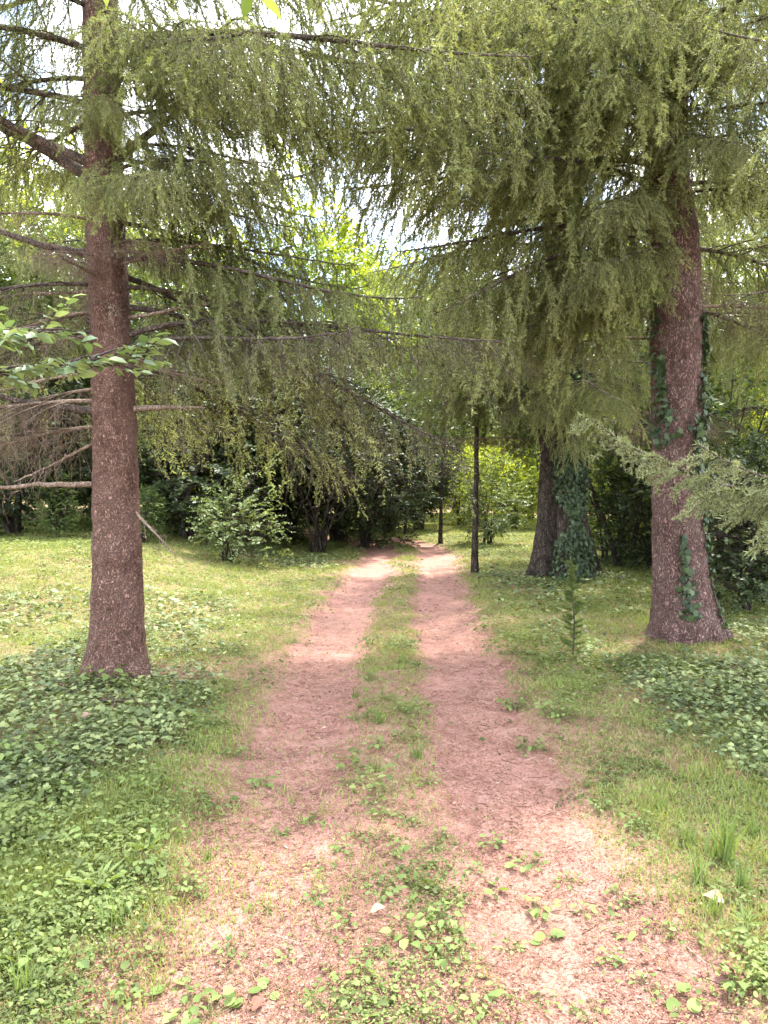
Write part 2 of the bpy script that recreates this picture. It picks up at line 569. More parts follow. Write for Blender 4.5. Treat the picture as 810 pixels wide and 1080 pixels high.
def make_bough(seed, L, ropes, rope_gap=.085, rs=1.0, tint=.5, droop=.22, tipup=.12, side=.32, bare=.12, r0=.035,
               nmat=None, wmat=None, keep=1.0, deadtwigs=0, clothe=0, stiff=0.0):
    r = np.random.default_rng(seed)
    wood, ndl = MB(), MB()
    n = 18
    t = np.linspace(0, 1, n)
    wob = np.cumsum(np.cumsum(r.normal(0, .012, (n, 2)), 0), 0) * L * .22 + r.normal(0, .006, (n, 2))
    ax = np.stack([L * t, wob[:, 0] * t, L * (.10 * t - (droop + .10) * t ** 1.6 + tipup * t ** 4) + wob[:, 1] * .4 * t], 1)
    rad = r0 * (1 - t) ** .85 + .0045
    wood.add(*tube(ax, rad, 7), .5)
    tn = unit(np.gradient(ax, axis=0))
    S, E, SG, R0 = [], [], [], []
    at_p, at_o, at_s, at_t = [], [], [], []
    d = bare * L + r.uniform(0, .1)
    sgn = 1
    while d < L * .985:
        tt = d / L
        p = np.array([np.interp(tt, t, ax[:, i]) for i in range(3)])
        dn = np.array([np.interp(tt, t, tn[:, i]) for i in range(3)])
        ang = math.radians(r.uniform(42, 72))
        l = (side * L * (1 - tt) ** .8 * min(1, tt * 3.2 + .25) + .16) * r.uniform(.55, 1.2)
        o = unit(dn * math.cos(ang) + np.array([-dn[1], dn[0], 0]) * sgn * math.sin(ang) + np.array([0, 0, r.uniform(-.25, .1)]))
        e = p + o * l + np.array([0, 0, -.22 * l])
        sg = np.array([0, 0, .07 * l])
        S.append(p), E.append(e), SG.append(sg), R0.append(.004 + .010 * (1 - tt) * l)
        m = max(1, int(l / rope_gap))
        bt = r.normal(0, .13)
        bs = r.uniform(.7, 1.3)
        for q in (np.arange(m) + r.uniform(.2, .9, m)) / m:
            if r.uniform() > keep:
                continue
            at_p.append(p * (1 - q) + e * q + sg * 4 * q * (1 - q))
            at_o.append(o)
            at_s.append(rs * r.choice([.5, .8, 1.0, 1.35], p=[.25, .3, .3, .15]) * r.uniform(.8, 1.2) * (1.0 - .40 * q) * (.55 + .45 * min(1, tt * 2.5)) * (1 - .35 * tt))
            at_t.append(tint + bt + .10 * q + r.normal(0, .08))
            at_s[-1] *= bs
        d += r.uniform(.05, .13)
        sgn = -sgn
    for q in np.arange(bare, 1.0, rope_gap * .8 / L):
        if r.uniform() > keep:
            continue
        at_p.append(np.array([np.interp(q, t, ax[:, i]) for i in range(3)]))
        at_o.append(np.array([np.interp(q, t, tn[:, i]) for i in range(3)]))
        at_s.append(rs * r.uniform(.4, 1.1) * (1 - .4 * q))
        at_t.append(tint + r.normal(0, .09))
    V, T = tubes(S, E, SG, R0, .0016, 4, 4)
    wood.add(V, T, .5)
    P, O = np.array(at_p), np.array(at_o)
    s, tnn = np.array(at_s), np.array(at_t)
    D = unit(O * r.uniform(.15 + stiff, .75 + stiff, (len(P), 1)) + np.array([0, 0, -1.0]) + r.normal(0, .12, (len(P), 3)))
    which = r.integers(0, len(ropes), len(P))
    for k in range(len(ropes)):
        i = which == k
        if not i.any():
            continue
        tv, ttri, tta, rs_, re_ = ropes[k]
        Z = -D[i]
        X = unit(np.cross(Z, r.normal(size=(i.sum(), 3))))
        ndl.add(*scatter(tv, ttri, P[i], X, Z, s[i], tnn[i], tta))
        Mx = basis(X, Z)
        a = np.einsum('nij,mj->nmi', Mx, rs_) * s[i][:, None, None] + P[i][:, None]
        b = np.einsum('nij,mj->nmi', Mx, re_) * s[i][:, None, None] + P[i][:, None]
        a, b = a.reshape(-1, 3), b.reshape(-1, 3)
        wood.add(*tubes(a, b, a * 0, .0022, .0012, 1, 3), .5)
    if clothe:                       # needles sitting directly on the side branches and the outer limb
        i0 = int(n * .2)
        S2, E2 = np.concatenate([np.array(S), ax[i0:-1]]), np.concatenate([np.array(E), ax[i0 + 1:]])
        G2 = np.concatenate([np.array(SG), np.zeros((n - 1 - i0, 3))])
        ln = np.linalg.norm(E2 - S2, axis=1)
        idx = np.repeat(np.arange(len(S2)), np.maximum(4, (ln * clothe).astype(int)))
        u = r.uniform(0, 1, (len(idx), 1))
        b = S2[idx] * (1 - u) + E2[idx] * u + G2[idx] * 4 * u * (1 - u)
        adr = unit(E2 - S2)[idx]
        nd = unit(adr * r.uniform(.4, 1.0, (len(idx), 1)) + unit(np.cross(adr, r.normal(size=(len(idx), 3)))))
        wv = unit(np.cross(nd, r.normal(size=(len(idx), 3)))) * .004
        ndl.add(np.stack([b + wv, b - wv, b + nd * r.uniform(.02, .04, (len(idx), 1))], 1).reshape(-1, 3),
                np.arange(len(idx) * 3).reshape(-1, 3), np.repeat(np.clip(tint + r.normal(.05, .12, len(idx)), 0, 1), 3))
    if deadtwigs:
        m = deadtwigs
        q = r.uniform(.05, 1, m)
        p = np.stack([np.interp(q, t, ax[:, i]) for i in range(3)], 1)
        j = r.integers(0, len(S), m)
        u = r.uniform(0, 1, (m, 1))
        p = np.where(r.uniform(size=(m, 1)) < .6, np.array(S)[j] * (1 - u) + np.array(E)[j] * u, p)
        dd = unit(np.stack([r.normal(.15, .45, m), r.normal(0, .5, m), r.uniform(-1.4, -.2, m)], 1))
        l = r.uniform(.15, .65, (m, 1))
        e = p + dd * l
        wood.add(*tubes(p, e, np.stack([r.normal(0, .04, m), r.normal(0, .04, m), r.normal(0, .03, m)], 1), .0030, .0012, 3, 3), .5)
        k = r.integers(0, m, m * 2)
        u = r.uniform(.2, .95, (m * 2, 1))
        p2 = p[k] * (1 - u) + e[k] * u
        d2 = unit(dd[k] + r.normal(0, .55, (m * 2, 3)))
        wood.add(*tubes(p2, p2 + d2 * r.uniform(.05, .25, (m * 2, 1)), p2 * 0, .0018, .0009, 1, 3), .5)
    return wood.mesh('bough', wmat or M['limb'], True), ndl.mesh('needles', nmat or M['needle'])


BOUGH = {
    'full': [make_bough(100 + k, 3.0, ROPES + THIN[:2], .115, 1.05, .50, .34, .14, .36, .05, .024, clothe=160) for k in range(4)],
    'lush': [make_bough(200 + k, 2.6, ROPES + THIN[2:4], .105, 1.15, .68, .36, .10, .40, .05, .024, clothe=160) for k in range(3)],
    'old': [make_bough(300 + k, 2.8, THIN, .10, 1.2, .60, .34, .12, .38, .06, .020, None, M['limb'], .62, 110) for k in range(3)],
    'dead': [make_bough(400 + k, 2.0, THIN, .16, .8, .12, .10, .05, .30, .15, .020, None, M['deadwood'], .18, 150) for k in range(3)],
    'frond': [make_bough(500 + k, 2.6, SHORT, .055, .92, .75, .05, .19, .30, .03, .011, M['pale_needle'], M['limb'], clothe=420, stiff=.45) for k in range(2)],
}
NB = 0


def bough(tree, surf, kind, z, az, length=1.0, pitch=0.0, k=None, roll=0.0):
    """hang one bough of a kind on a trunk at height z, pointing at az degrees"""
    global NB
    v = BOUGH[kind]
    wood, ndl = v[(NB if k is None else k) % len(v)]
    NB += 1
    roll = roll or float(np.random.default_rng(NB).normal(0, 9)) * (kind != 'frond')
    pitch += float(np.random.default_rng(NB + 900).normal(0, 3.5)) * (kind != 'frond')
    a = math.radians(az)
    c, rr = surf(z)
    loc = (c[0] + math.cos(a) * rr * .8, c[1] + math.sin(a) * rr * .8, z)
    o = part('bough', wood, tree, loc, (math.radians(roll), -math.radians(pitch), a), length)
    part('needles', ndl, o)
    return o


# ------------------------------------------------------------------ trunks
def make_trunk(name, mat, zs, cx, cy, rs, seed=0, flare=.5, rough=.02, sides=40, dz=.03, lobes=5, roots=0):
    zz = np.arange(-.08, zs[-1] + 1e-6, dz)
    X, Yc, R = np.interp(zz, zs, cx), np.interp(zz, zs, cy), np.interp(zz, zs, rs)
    a = np.linspace(0, 2 * np.pi, sides, endpoint=False)
    A, Z = np.meshgrid(a, zz)
    fl = np.exp(-np.maximum(Z, 0) / .22)
    ph = seed * 1.7
    lob = (np.cos(A * lobes + ph) * .5 + np.cos(A * (lobes - 2) + 2 * ph) * .35)
    rad = R[:, None] * (1 + flare * fl * (1 + .55 * lob) + .05 * np.cos(3 * A + ph + Z * .4) + .03 * np.cos(2 * A - Z))
    arc = A * R.mean()
    wrap = np.minimum(A, 2 * np.pi - A) / .5
    nz = fbm(arc * 22, Z * 9, 60 + seed, 5) - .5 + .8 * (np.abs(fbm(arc * 9, Z * 3, 80 + seed, 3) - .5) - .15)
    nz2 = fbm((2 * np.pi - A) * R.mean() * 16, Z * 10, 60 + seed, 4) - .5
    w = np.clip(wrap, 0, 1)
    nz = np.where(A < np.pi, nz, nz)
    nz = nz * w
    rad = rad + nz * rough * 1.6
    V = np.stack([X[:, None] + rad * np.cos(A), Yc[:, None] + rad * np.sin(A), Z], 2).reshape(-1, 3)
    n = len(zz)
    i, j = np.meshgrid(np.arange(n - 1), np.arange(sides), indexing='ij')
    P0 = (i * sides + j).ravel()
    P1 = (i * sides + (j + 1) % sides).ravel()
    T = np.concatenate([np.stack([P0, P1, P1 + sides], 1), np.stack([P0, P1 + sides, P0 + sides], 1)])
    V = np.concatenate([V, [[X[-1], Yc[-1], zz[-1] + .01]]])
    k = np.arange(sides)
    T = np.concatenate([T, np.stack([(n - 1) * sides + k, (n - 1) * sides + (k + 1) % sides, np.full(sides, len(V) - 1)], 1)])
    mb = MB().add(V, T, .5)
    if roots:
        rr = np.random.default_rng(seed + 400)
        for q in range(roots):
            b = 2 * np.pi * (q + rr.uniform(-.3, .3)) / roots
            ln = rs[1] * rr.uniform(.3, 1.0)
            u = np.linspace(0, 1, 9)
            bend = b + rr.normal(0, .35) * u
            rad_ = rs[1] * .85 + ln * u
            zz_ = .13 * (1 - u) ** 1.8 - .05 * u
            mb.add(*tube(np.stack([cx[1] + np.cos(bend) * rad_, cy[1] + np.sin(bend) * rad_, zz_], 1), rs[1] * .30 * (1 - u) + .012, 9), .5)
    me = mb.mesh(name, mat, True)

    def surf(z):
        return (float(np.interp(z, zs, cx)), float(np.interp(z, zs, cy))), float(np.interp(z, zs, rs)) * (1 + flare * math.exp(-max(z, 0) / .22))
    return me, surf


def ivy_leaves(surf, patches, n, size=.055, seed=0):
    """ivy leaves lying on a trunk: patches = (z0, z1, azimuth centre, half width in degrees, weight)"""
    r = np.random.default_rng(seed)
    w = np.array([p[4] for p in patches], float)
    which = r.choice(len(patches), n, p=w / w.sum())
    pos, nor = np.empty((n, 3)), np.empty((n, 3))
    for i, k in enumerate(which):
        z0, z1, ac, hw, _ = patches[k]
        z = r.uniform(z0, z1)
        edge = (.55 + .45 * math.sin(z * 5 + k)) * hw
        a = math.radians(ac + np.clip(r.normal(0, .5), -1, 1) * edge)
        c, rr = surf(z)
        rr += .012 + abs(r.normal(0, .028))
        nor[i] = (math.cos(a), math.sin(a), .35)
        pos[i] = (c[0] + math.cos(a) * rr, c[1] + math.sin(a) * rr, z)
    nor = unit(nor + r.normal(0, .35, (n, 3)))
    X = unit(np.stack([r.normal(0, .7, n), r.normal(0, .7, n), -np.ones(n)], 1))
    return MB().add(*scatter(*IVY, pos, X, nor, size * r.uniform(.6, 1.25, n), r.uniform(.1, .95, n)))


def ivy_stem(surf, zs, azs, rad=.0045):
    P = []
    for z, a in zip(zs, azs):
        c, rr = surf(z)
        a = math.radians(a)
        P.append((c[0] + math.cos(a) * (rr + .012), c[1] + math.sin(a) * (rr + .012), z))
    P = np.array(P)
    t = np.linspace(0, 1, len(P))
    tt = np.linspace(0, 1, len(P) * 4)
    return tube(np.stack([np.interp(tt, t, P[:, i]) for i in range(3)], 1), np.linspace(rad, rad * .4, len(tt)), 5)


def limb(tree, name, surf, z, az, L, pitch, r0, mat, seed, bend=.0, twigs=8, droop=.3):
    """a bare branch with a few twigs"""
    r = np.random.default_rng(seed)
    c, rr = surf(z)
    a = math.radians(az)
    t = np.linspace(0, 1, 16)
    d = np.array([math.cos(a), math.sin(a), 0])
    s = np.array([-d[1], d[0], 0])
    up = math.tan(math.radians(pitch))
    wob = np.cumsum(r.normal(0, .03, (16, 2)), 0) * L * .4
    P = np.array([c[0], c[1], z]) + d * (rr * .7) + np.outer(t * L, d) + np.outer(wob[:, 0] * t + bend * L * t ** 2, s)
    P[:, 2] += up * L * t + wob[:, 1] * t
    mb = MB().add(*tube(P, r0 * (1 - t) ** .7 + .003, 8))
    for k in range(twigs):
        q = r.uniform(.25, .98)
        p = np.array([np.interp(q, t, P[:, i]) for i in range(3)])
        dd = unit(d * r.uniform(.1, .9) + s * r.normal(0, .8) + np.array([0, 0, r.uniform(-1.2, .3) * droop * 3]))
        l = r.uniform(.15, .5) * (L * .35 + .2)
        n2 = np.linspace(0, 1, 7)
        Q = p + np.outer(n2 * l, dd) + np.cumsum(r.normal(0, .012, (7, 3)), 0)
        mb.add(*tube(Q, r0 * .22 * (1 - n2) + .0012, 4))
        for q2 in range(4):
            b = Q[r.integers(1, 6)]
            e = b + unit(dd + r.normal(0, .7, 3)) * l * r.uniform(.2, .5)
            mb.add(*tubes([b], [e], [(0, 0, .01)], .002, .0009, 2, 3))
    return part(name, mb.mesh(name, mat, True), tree)


def tree_at(px, Y, name, label, cat='tree', group=None):
    x = GX(px, Y)
    return thing(name, label, cat, (x, Y, H(x, Y)), group)


def Zr(py, Y):
    return CAMZ + (HZ - py) / F * Y


# ================================================================== THE SETTING
def axis_coords(lo, hi, step, far):
    a = np.arange(lo, hi + 1e-6, step)
    g = step * 1.25 ** np.arange(1, 60)
    up = hi + np.cumsum(g)
    dn = lo - np.cumsum(g)
    up, dn = up[up < far], dn[dn > -far]
    return np.concatenate([dn[::-1], a, up])


xs = axis_coords(-6.5, 6.5, .06, 400)
ys = axis_coords(1.2, 22, .07, 500)
Xg, Yg = np.meshgrid(xs, ys)
lat = lateral(np.clip(Xg, -30, 30), np.clip(Yg, -10, 60))
Zg = height(np.clip(Xg, -60, 60), np.clip(Yg, -20, 80))
near = (np.abs(Xg) < 7) & (Yg < 23) & (Yg > 1)
lump = (fbm(Xg * 9, Yg * 9, 77, 3) - .5) * .030 * near
bare = track_mask(Xg, Yg, lat)
Zg = Zg + lump * (1 - .6 * bare) - .045 * bare * near
tintg = np.clip(.25 + .8 * bare + .35 * sstep(2.2, .9, np.abs(lat)) + .25 * (fbm(Xg * .9, Yg * .9, 8, 3) - .5), 0, 1)
FEET = [(GX(123, 6.2), 6.2, .55), (GX(727, 7.9), 7.9, .75), (GX(590, 12.5), 12.5, .6)]


def foot(x, y):
    return np.maximum.reduce([np.exp(-((x - a) ** 2 + (y - b) ** 2) / c ** 2) for a, b, c in FEET])


tintg = np.clip(tintg + 1.1 * foot(Xg, Yg), 0, 1)
tintg = np.where(near, tintg, .15)
n0, n1 = Xg.shape
i, j = np.meshgrid(np.arange(n0 - 1), np.arange(n1 - 1), indexing='ij')
A = (i * n1 + j).ravel()
T = np.concatenate([np.stack([A, A + 1, A + n1 + 1], 1), np.stack([A, A + n1 + 1, A + n1], 1)])
g = MB().add(np.stack([Xg, Yg, Zg], 2).reshape(-1, 3), T, tintg.ravel())
o = part('ground', g.mesh('ground', M['ground'], True), None)
tag(o, kind='structure')


def zground(x, y):
    l = lateral(x, y)
    b = track_mask(x, y, l)
    return height(x, y) + (fbm(x * 9, y * 9, 77, 3) - .5) * .030 * (1 - .6 * b) - .045 * b


# the two wheel tracks of the path: one sheet per run, ragged edges, 4 mm above the ground
pm = MB()
for side, hw in ((-.58, .28), (.62, .30)):
    nrow, ncol = 620, 15
    L2 = smooth_line(LINE, nrow)
    tg = unit(np.gradient(L2, axis=0))
    nm = np.stack([tg[:, 1], -tg[:, 0]], 1)
    v = np.linspace(-1, 1, ncol)
    eL = hw * (.55 + 1.2 * (fbm(L2[:, 1] * 2.6, L2[:, 0] + side * 9, 21, 5) - .25))
    eR = hw * (.55 + 1.2 * (fbm(L2[:, 1] * 2.6, L2[:, 0] + side * 9, 44, 5) - .25))
    off = side + np.where(v[None] < 0, v[None] * eL[:, None], v[None] * eR[:, None])
    X = L2[:, None, 0] + nm[:, None, 0] * off
    Y = L2[:, None, 1] + nm[:, None, 1] * off
    Z = zground(X, Y) + .006 - .012 * (np.abs(v[None]) > .95)
    i, j = np.meshgrid(np.arange(nrow - 1), np.arange(ncol - 1), indexing='ij')
    A = (i * ncol + j).ravel()
    T = np.concatenate([np.stack([A, A + 1, A + ncol + 1], 1), np.stack([A, A + ncol + 1, A + ncol], 1)])
    pm.add(np.stack([X, Y, Z], 2).reshape(-1, 3), T, .95)
o = part('path', pm.mesh('path', M['ground'], True), None)
tag(o, kind='structure')


# ------------------------------------------------------------------ ground cover (stuff)
def sample(n, y0, y1, spread=.56, xmax=9):
    y = y0 * (y1 / y0) ** rng.uniform(0, 1, n)
    x = rng.uniform(-1, 1, n) * np.minimum(y * spread + .3, xmax)
    return x, y


def ivy_density(x, y):
    n = fbm(x * .8, y * .8, 91, 4)
    # leftside patch round the spruce trunk, and the carpet under the ivy-clad trees
    a = np.exp(-((x + 2.7) / 1.25) ** 2 - ((y - 5.6) / 1.7) ** 2) * 1.3
    a = np.maximum(a, .75 * np.exp(-((x + 4.2) / 1.6) ** 2 - ((y - 8.2) / 2.0) ** 2))
    b = np.exp(-((x - 2.75) / 1.15) ** 2 - ((y - 5.2) / 1.5) ** 2) * 1.25
    c = np.exp(-((x - 2.2) / 1.5) ** 2 - ((y - 12) / 1.7) ** 2) * 1.1
    d = np.exp(-((x - 4.0) / 1.2) ** 2 - ((y - 8.0) / 1.3) ** 2) * .9
    e = np.exp(-((x + 1.6) / 1.3) ** 2 - ((y - 15.2) / 1.3) ** 2) * .9
    m = np.maximum.reduce([a, b, c, d, e])
    m = np.maximum(m, .30 * sstep(1.2, 2.0, np.abs(x)) * sstep(12, 8, y))
    return np.clip((m - .17) * 1.35 + (n - .5) * 2.6 * sstep(.05, .35, m) + (fbm(x * 4, y * 4, 17, 3) - .5) * .9 - .5 * foot(x, y), 0, 1) * sstep(1.15, 1.6, np.abs(lateral(x, y)))


def scat_cover(n, y0, y1, dens):
    x, y = sample(n, y0, y1)
    k = rng.uniform(0, 1, n) < dens(x, y)
    x, y = x[k], y[k]
    return x, y, zground(x, y)


def strip_density(x, y):
    l = lateral(x, y)
    t = track_mask(x, y, l)
    return l, t


def grass_d(x, y):
    l, t = strip_density(x, y)
    n = fbm(x * 1.6, y * 1.6, 12, 4)
    f = sstep(.32, .62, n) * .9 + .25
    f = f * (1 - .95 * t)
    edge = sstep(.72, 1.4, np.abs(l))
    midstrip = sstep(.38, .12, np.abs(l)) * sstep(2.0, 6.0, y)
    f = f * np.clip(edge * sstep(2.2, 4.0, y + np.abs(x) * .5) + midstrip * .95 + .10, 0, 1.2)
    f = f + .6 * sstep(6.5, 9, y) * sstep(1.0, 1.5, np.abs(l))
    f = f + 1.6 * np.exp(-((x + 1.6) / .8) ** 2 - ((y - 3.2) / 1.1) ** 2)
    f = f * (1 - .8 * ivy_density(x, y)) * (.40 + .60 * sstep(3, 9, y)) * (1 - .8 * foot(x, y))
    return np.clip(f, 0, 1)


def grass_obj():
    mb = MB()
    x, y, z = scat_cover(900000, 2.0, 36, grass_d)
    n = len(x)
    a = rng.uniform(0, 2 * np.pi, n)
    X = np.stack([np.cos(a), np.sin(a), rng.normal(0, .15, n)], 1)
    Z = unit(np.stack([rng.normal(0, .35, n), rng.normal(0, .35, n), np.ones(n)], 1))
    far = 1 + .085 * y
    tall = .6 + .7 * sstep(.5, .75, fbm(x * 2.3, y * 2.3, 55, 3)) + 1.3 * np.exp(-((x + 1.7) / .6) ** 2 - ((y - 3.3) / .9) ** 2) * sstep(.4, .7, fbm(x * 3, y * 3, 5, 2)) + 1.1 * np.exp(-((x - 2.1) / .45) ** 2 - ((y - 3.7) / .8) ** 2)
    s = np.stack([rng.uniform(.02, .07, n) * far * .8, .0034 * far * rng.uniform(.7, 1.4, n), rng.uniform(.014, .042, n) * (.6 + .4 * far) * tall], 1)
    dry = fbm(x * 1.1, y * 1.1, 71, 3)
    tint = np.where(rng.uniform(size=n) < sstep(.45, .7, dry) * .45 * sstep(13, 6, y) + .06, rng.uniform(0, .28, n), rng.uniform(.4, 1, n))
    mb.add(*scatter(*BLADE, np.stack([x, y, z], 1), X, Z, s, tint))
    o = part('grass', mb.mesh('grass', M['grass']), None)
    tag(o, 'short yellowish green grass growing beside and between the two tracks', 'grass', kind='stuff')


def cover_d(x, y):
    l, t = strip_density(x, y)
    n = fbm(x * 2.1 + 5, y * 2.1, 23, 4)
    edge = sstep(.75, 1.3, np.abs(l))
    f = sstep(.40, .60, n) * (.12 + .95 * edge) + .15 * edge
    f = f + .9 * sstep(.40, .12, np.abs(l - .02)) * sstep(.40, .56, n) * (.5 + .6 * sstep(2.6, 5.5, y)) * sstep(.34, .54, fbm(x * 4, y * 3, 33, 3))
    f = f * (1 - .93 * t * sstep(1.0, .6, np.abs(l)) * sstep(.15, .4, np.abs(l)))
    lush = np.exp(-((x + 1.5) / .7) ** 2 - ((y - 3.2) / .9) ** 2)
    f = f + .30 * lush * sstep(.9, 1.2, np.abs(l))
    f = f + (.30 + .15 * sstep(6, 9, y)) * sstep(1.0, 1.5, np.abs(l)) * sstep(.3, .55, fbm(x * 2.7, y * 2.7, 61, 3))
    return np.clip(f * (1 - .25 * ivy_density(x, y)) * (.35 + .65 * sstep(.38, .58, fbm(x * 5, y * 5, 64, 3))), 0, 1)


def cover_obj():
    mb = MB()
    x, y, z = scat_cover(480000, 2.0, 22, cover_d)
    n = len(x)
    far = .75 + .055 * y
    lush = sstep(.5, .7, fbm(x * 1.2, y * 1.2, 99, 3)) + np.exp(-((x + 1.5) / .7) ** 2 - ((y - 3.2) / .9) ** 2)
    z = z + rng.uniform(.004, .055, n) * (.5 + lush)
    a = rng.uniform(0, 2 * np.pi, n)
    X = np.stack([np.cos(a), np.sin(a), rng.normal(-.1, .3, n)], 1)
    Z = unit(np.stack([rng.normal(0, .45, n), rng.normal(0, .45, n), np.ones(n)], 1))
    s = rng.uniform(.008, .022, n) * (far + .035 * np.clip(y - 6, 0, 20)) * (.85 + .3 * lush)
    tint = np.clip(rng.normal(.5, .24, n) + 1.1 * (fbm(x * 1.3, y * 1.3, 47, 3) - .5), 0, 1)
    s = s * rng.choice([.7, 1, 1.7], n, p=[.45, .42, .13])
    k = rng.uniform(size=n) < .4
    P = np.stack([x, y, z], 1)
    mb.add(*scatter(*ROUND, P[k], X[k], Z[k], s[k], tint[k]))
    k = ~k
    mb.add(*scatter(*LEAF6, P[k], X[k], Z[k], s[k] * 1.4, tint[k]))
    o = part('ground_cover', mb.mesh('ground_cover', M['cover']), None)
    tag(o, 'low mixed small-leaved weeds and clover carpeting the ground beside the tracks', 'ground cover', kind='stuff')


def ivy_obj():
    mb = MB()
    x, y, z = scat_cover(150000, 2.4, 17, ivy_density)
    n = len(x)
    far = .8 + .05 * y
    z = z + rng.uniform(.01, .10, n)
    a = rng.uniform(0, 2 * np.pi, n)
    X = np.stack([np.cos(a), np.sin(a), rng.normal(-.15, .25, n)], 1)
    Z = unit(np.stack([rng.normal(0, .38, n), rng.normal(0, .38, n), np.ones(n)], 1))
    s = rng.uniform(.020, .042, n) * far
    tint = np.clip(rng.normal(.48, .32, n) + .8 * (fbm(x * 1.7, y * 1.7, 40, 3) - .5), 0, 1)
    s = s * rng.choice([.65, 1.0, 1.3], n)
    mb.add(*scatter(*IVY, np.stack([x, y, z], 1), X, Z, s, tint))
    o = part('ground_ivy', mb.mesh('ground_ivy', M['cover_ivy']), None)
    tag(o, 'dark bluish ivy carpet spreading round the feet of the spruces', 'ivy', kind='stuff')


def litter_obj():
    mb = MB()
    # flakes of bark and small leaves
    x, y = sample(230000, 1.9, 13)
    l = lateral(x, y)
    k = rng.uniform(size=len(x)) < np.clip(.9 * track_mask(x, y, l) + .35 * sstep(2.4, .8, np.abs(l)) + .22 + .6 * foot(x, y), 0, 1) * sstep(.3, .6, fbm(x * 5, y * 5, 15, 3))
    x, y = x[k], y[k]
    n = len(x)
    z = zground(x, y) + .010
    a = rng.uniform(0, 2 * np.pi, n)
    X = np.stack([np.cos(a), np.sin(a), rng.normal(0, .15, n)], 1)
    Z = unit(np.stack([rng.normal(0, .3, n), rng.normal(0, .3, n), np.ones(n)], 1))
    s = np.stack([rng.uniform(.008, .022, n), rng.uniform(.004, .018, n), rng.uniform(.006, .02, n)], 1) * (.42 + .085 * y)[:, None]
    big = rng.uniform(size=n) < .06
    s[big] *= 2.1
    mb.add(*scatter(*LEAF2, np.stack([x, y, z], 1), X, Z, s, np.clip(rng.normal(.42, .23, n), 0, 1)))
    # fallen needles and bits of twig
    x, y = sample(70000, 1.9, 7)
    l = lateral(x, y)
    k = rng.uniform(size=len(x)) < np.clip(track_mask(x, y, l) + .4 * sstep(2, .8, np.abs(l)), 0, 1)
    x, y = x[k], y[k]
    n = len(x)
    P = np.stack([x, y, zground(x, y) + rng.uniform(.006, .014, n)], 1)
    a = rng.uniform(0, 2 * np.pi, n)
    ln = rng.uniform(.010, .03, n)
    tw = rng.uniform(size=n) < .02
    ln[tw] *= 4
    E = P + np.stack([np.cos(a) * ln, np.sin(a) * ln, rng.normal(0, .004, n)], 1)
    V, T = tubes(P, E, P * 0, np.where(tw, .0018, .0009), np.where(tw, .0014, .0007), 1, 3)
    mb.add(V, T, np.repeat(np.clip(rng.normal(.42, .25, n), 0, 1), 6))
    o = part('needle_litter', mb.mesh('needle_litter', M['litter']), None)
    tag(o, 'reddish fallen needles, bark flakes and leaf scraps on the bare tracks', 'litter', kind='stuff')


grass_obj()
cover_obj()
ivy_obj()
litter_obj()


# ================================================================== TREES
# ---- the spruce with the clean pinkish trunk beside the path
T0 = tree_at(123, 6.2, 'spruce_tree', 'tall spruce with a bare pinkish brown trunk rising from an ivy patch', 'tree')
x0 = T0.location.x


def off(px, py, Y, x):
    return GX(px, Y) - x


zs = [-.1, 0, .9, 1.6, 2.4, 3.2, 3.9, 5.0, 9.0, 13]
me, s0 = make_trunk('trunk', M['bark'], zs,
                    [0, 0, .01, .0, -.01, -.06, -.09, -.09, -.10, -.10], [0, 0, 0, 0, .02, .05, .06, .05, .0, 0],
                    [.200, .197, .185, .174, .158, .155, .150, .134, .09, .02], 1, .44, .024, 64, .022, 5, 7)
part('trunk', me, T0)
# named limbs seen in the photograph
limb(T0, 'bare_branch', s0, 1.55, 178, 1.25, 0, .022, M['deadwood'], 5, .05, 4, .35)
limb(T0, 'bare_branch', s0, 2.12, 176, 1.5, 4, .030, M['limb'], 6, .03, 9, .35)
limb(T0, 'bare_branch', s0, 2.14, -4, .62, 3, .024, M['deadwood'], 7, .1, 3, .3)
limb(T0, 'bare_branch', s0, 1.38, -20, .45, -42, .010, M['deadwood'], 8, .0, 7, .3)
for z_, az_, L_, pi_, sd_ in ((2.9, -75, .45, -8, 31), (3.15, -110, .5, 5, 32), (3.35, -50, .6, -12, 33), (2.7, -140, .5, -10, 34), (3.05, 195, .9, -6, 35), (2.45, 188, 1.2, -12, 36),
                              (2.5, -15, .9, -14, 37), (2.85, -5, 1.5, 6, 38), (3.25, -30, .9, 4, 39), (1.9, 176, .7, -25, 40)):
    limb(T0, 'bare_branch', s0, z_, az_, L_, pi_, .012, M['deadwood'], sd_, .1, 13, .45)
limb(T0, 'bare_branch', s0, 3.35, 170, 1.5, 12, .030, M['limb'], 9, .06, 8, .35)
limb(T0, 'bare_branch', s0, 3.95, 165, 1.6, 32, .045, M['limb'], 10, -.1, 8, .35)
limb(T0, 'bare_branch', s0, 4.05, 190, 1.4, 22, .036, M['limb'], 12, .1, 7, .35)
limb(T0, 'bare_branch', s0, 4.1, 25, .9, 46, .036, M['limb'], 13, .25, 9, .35)
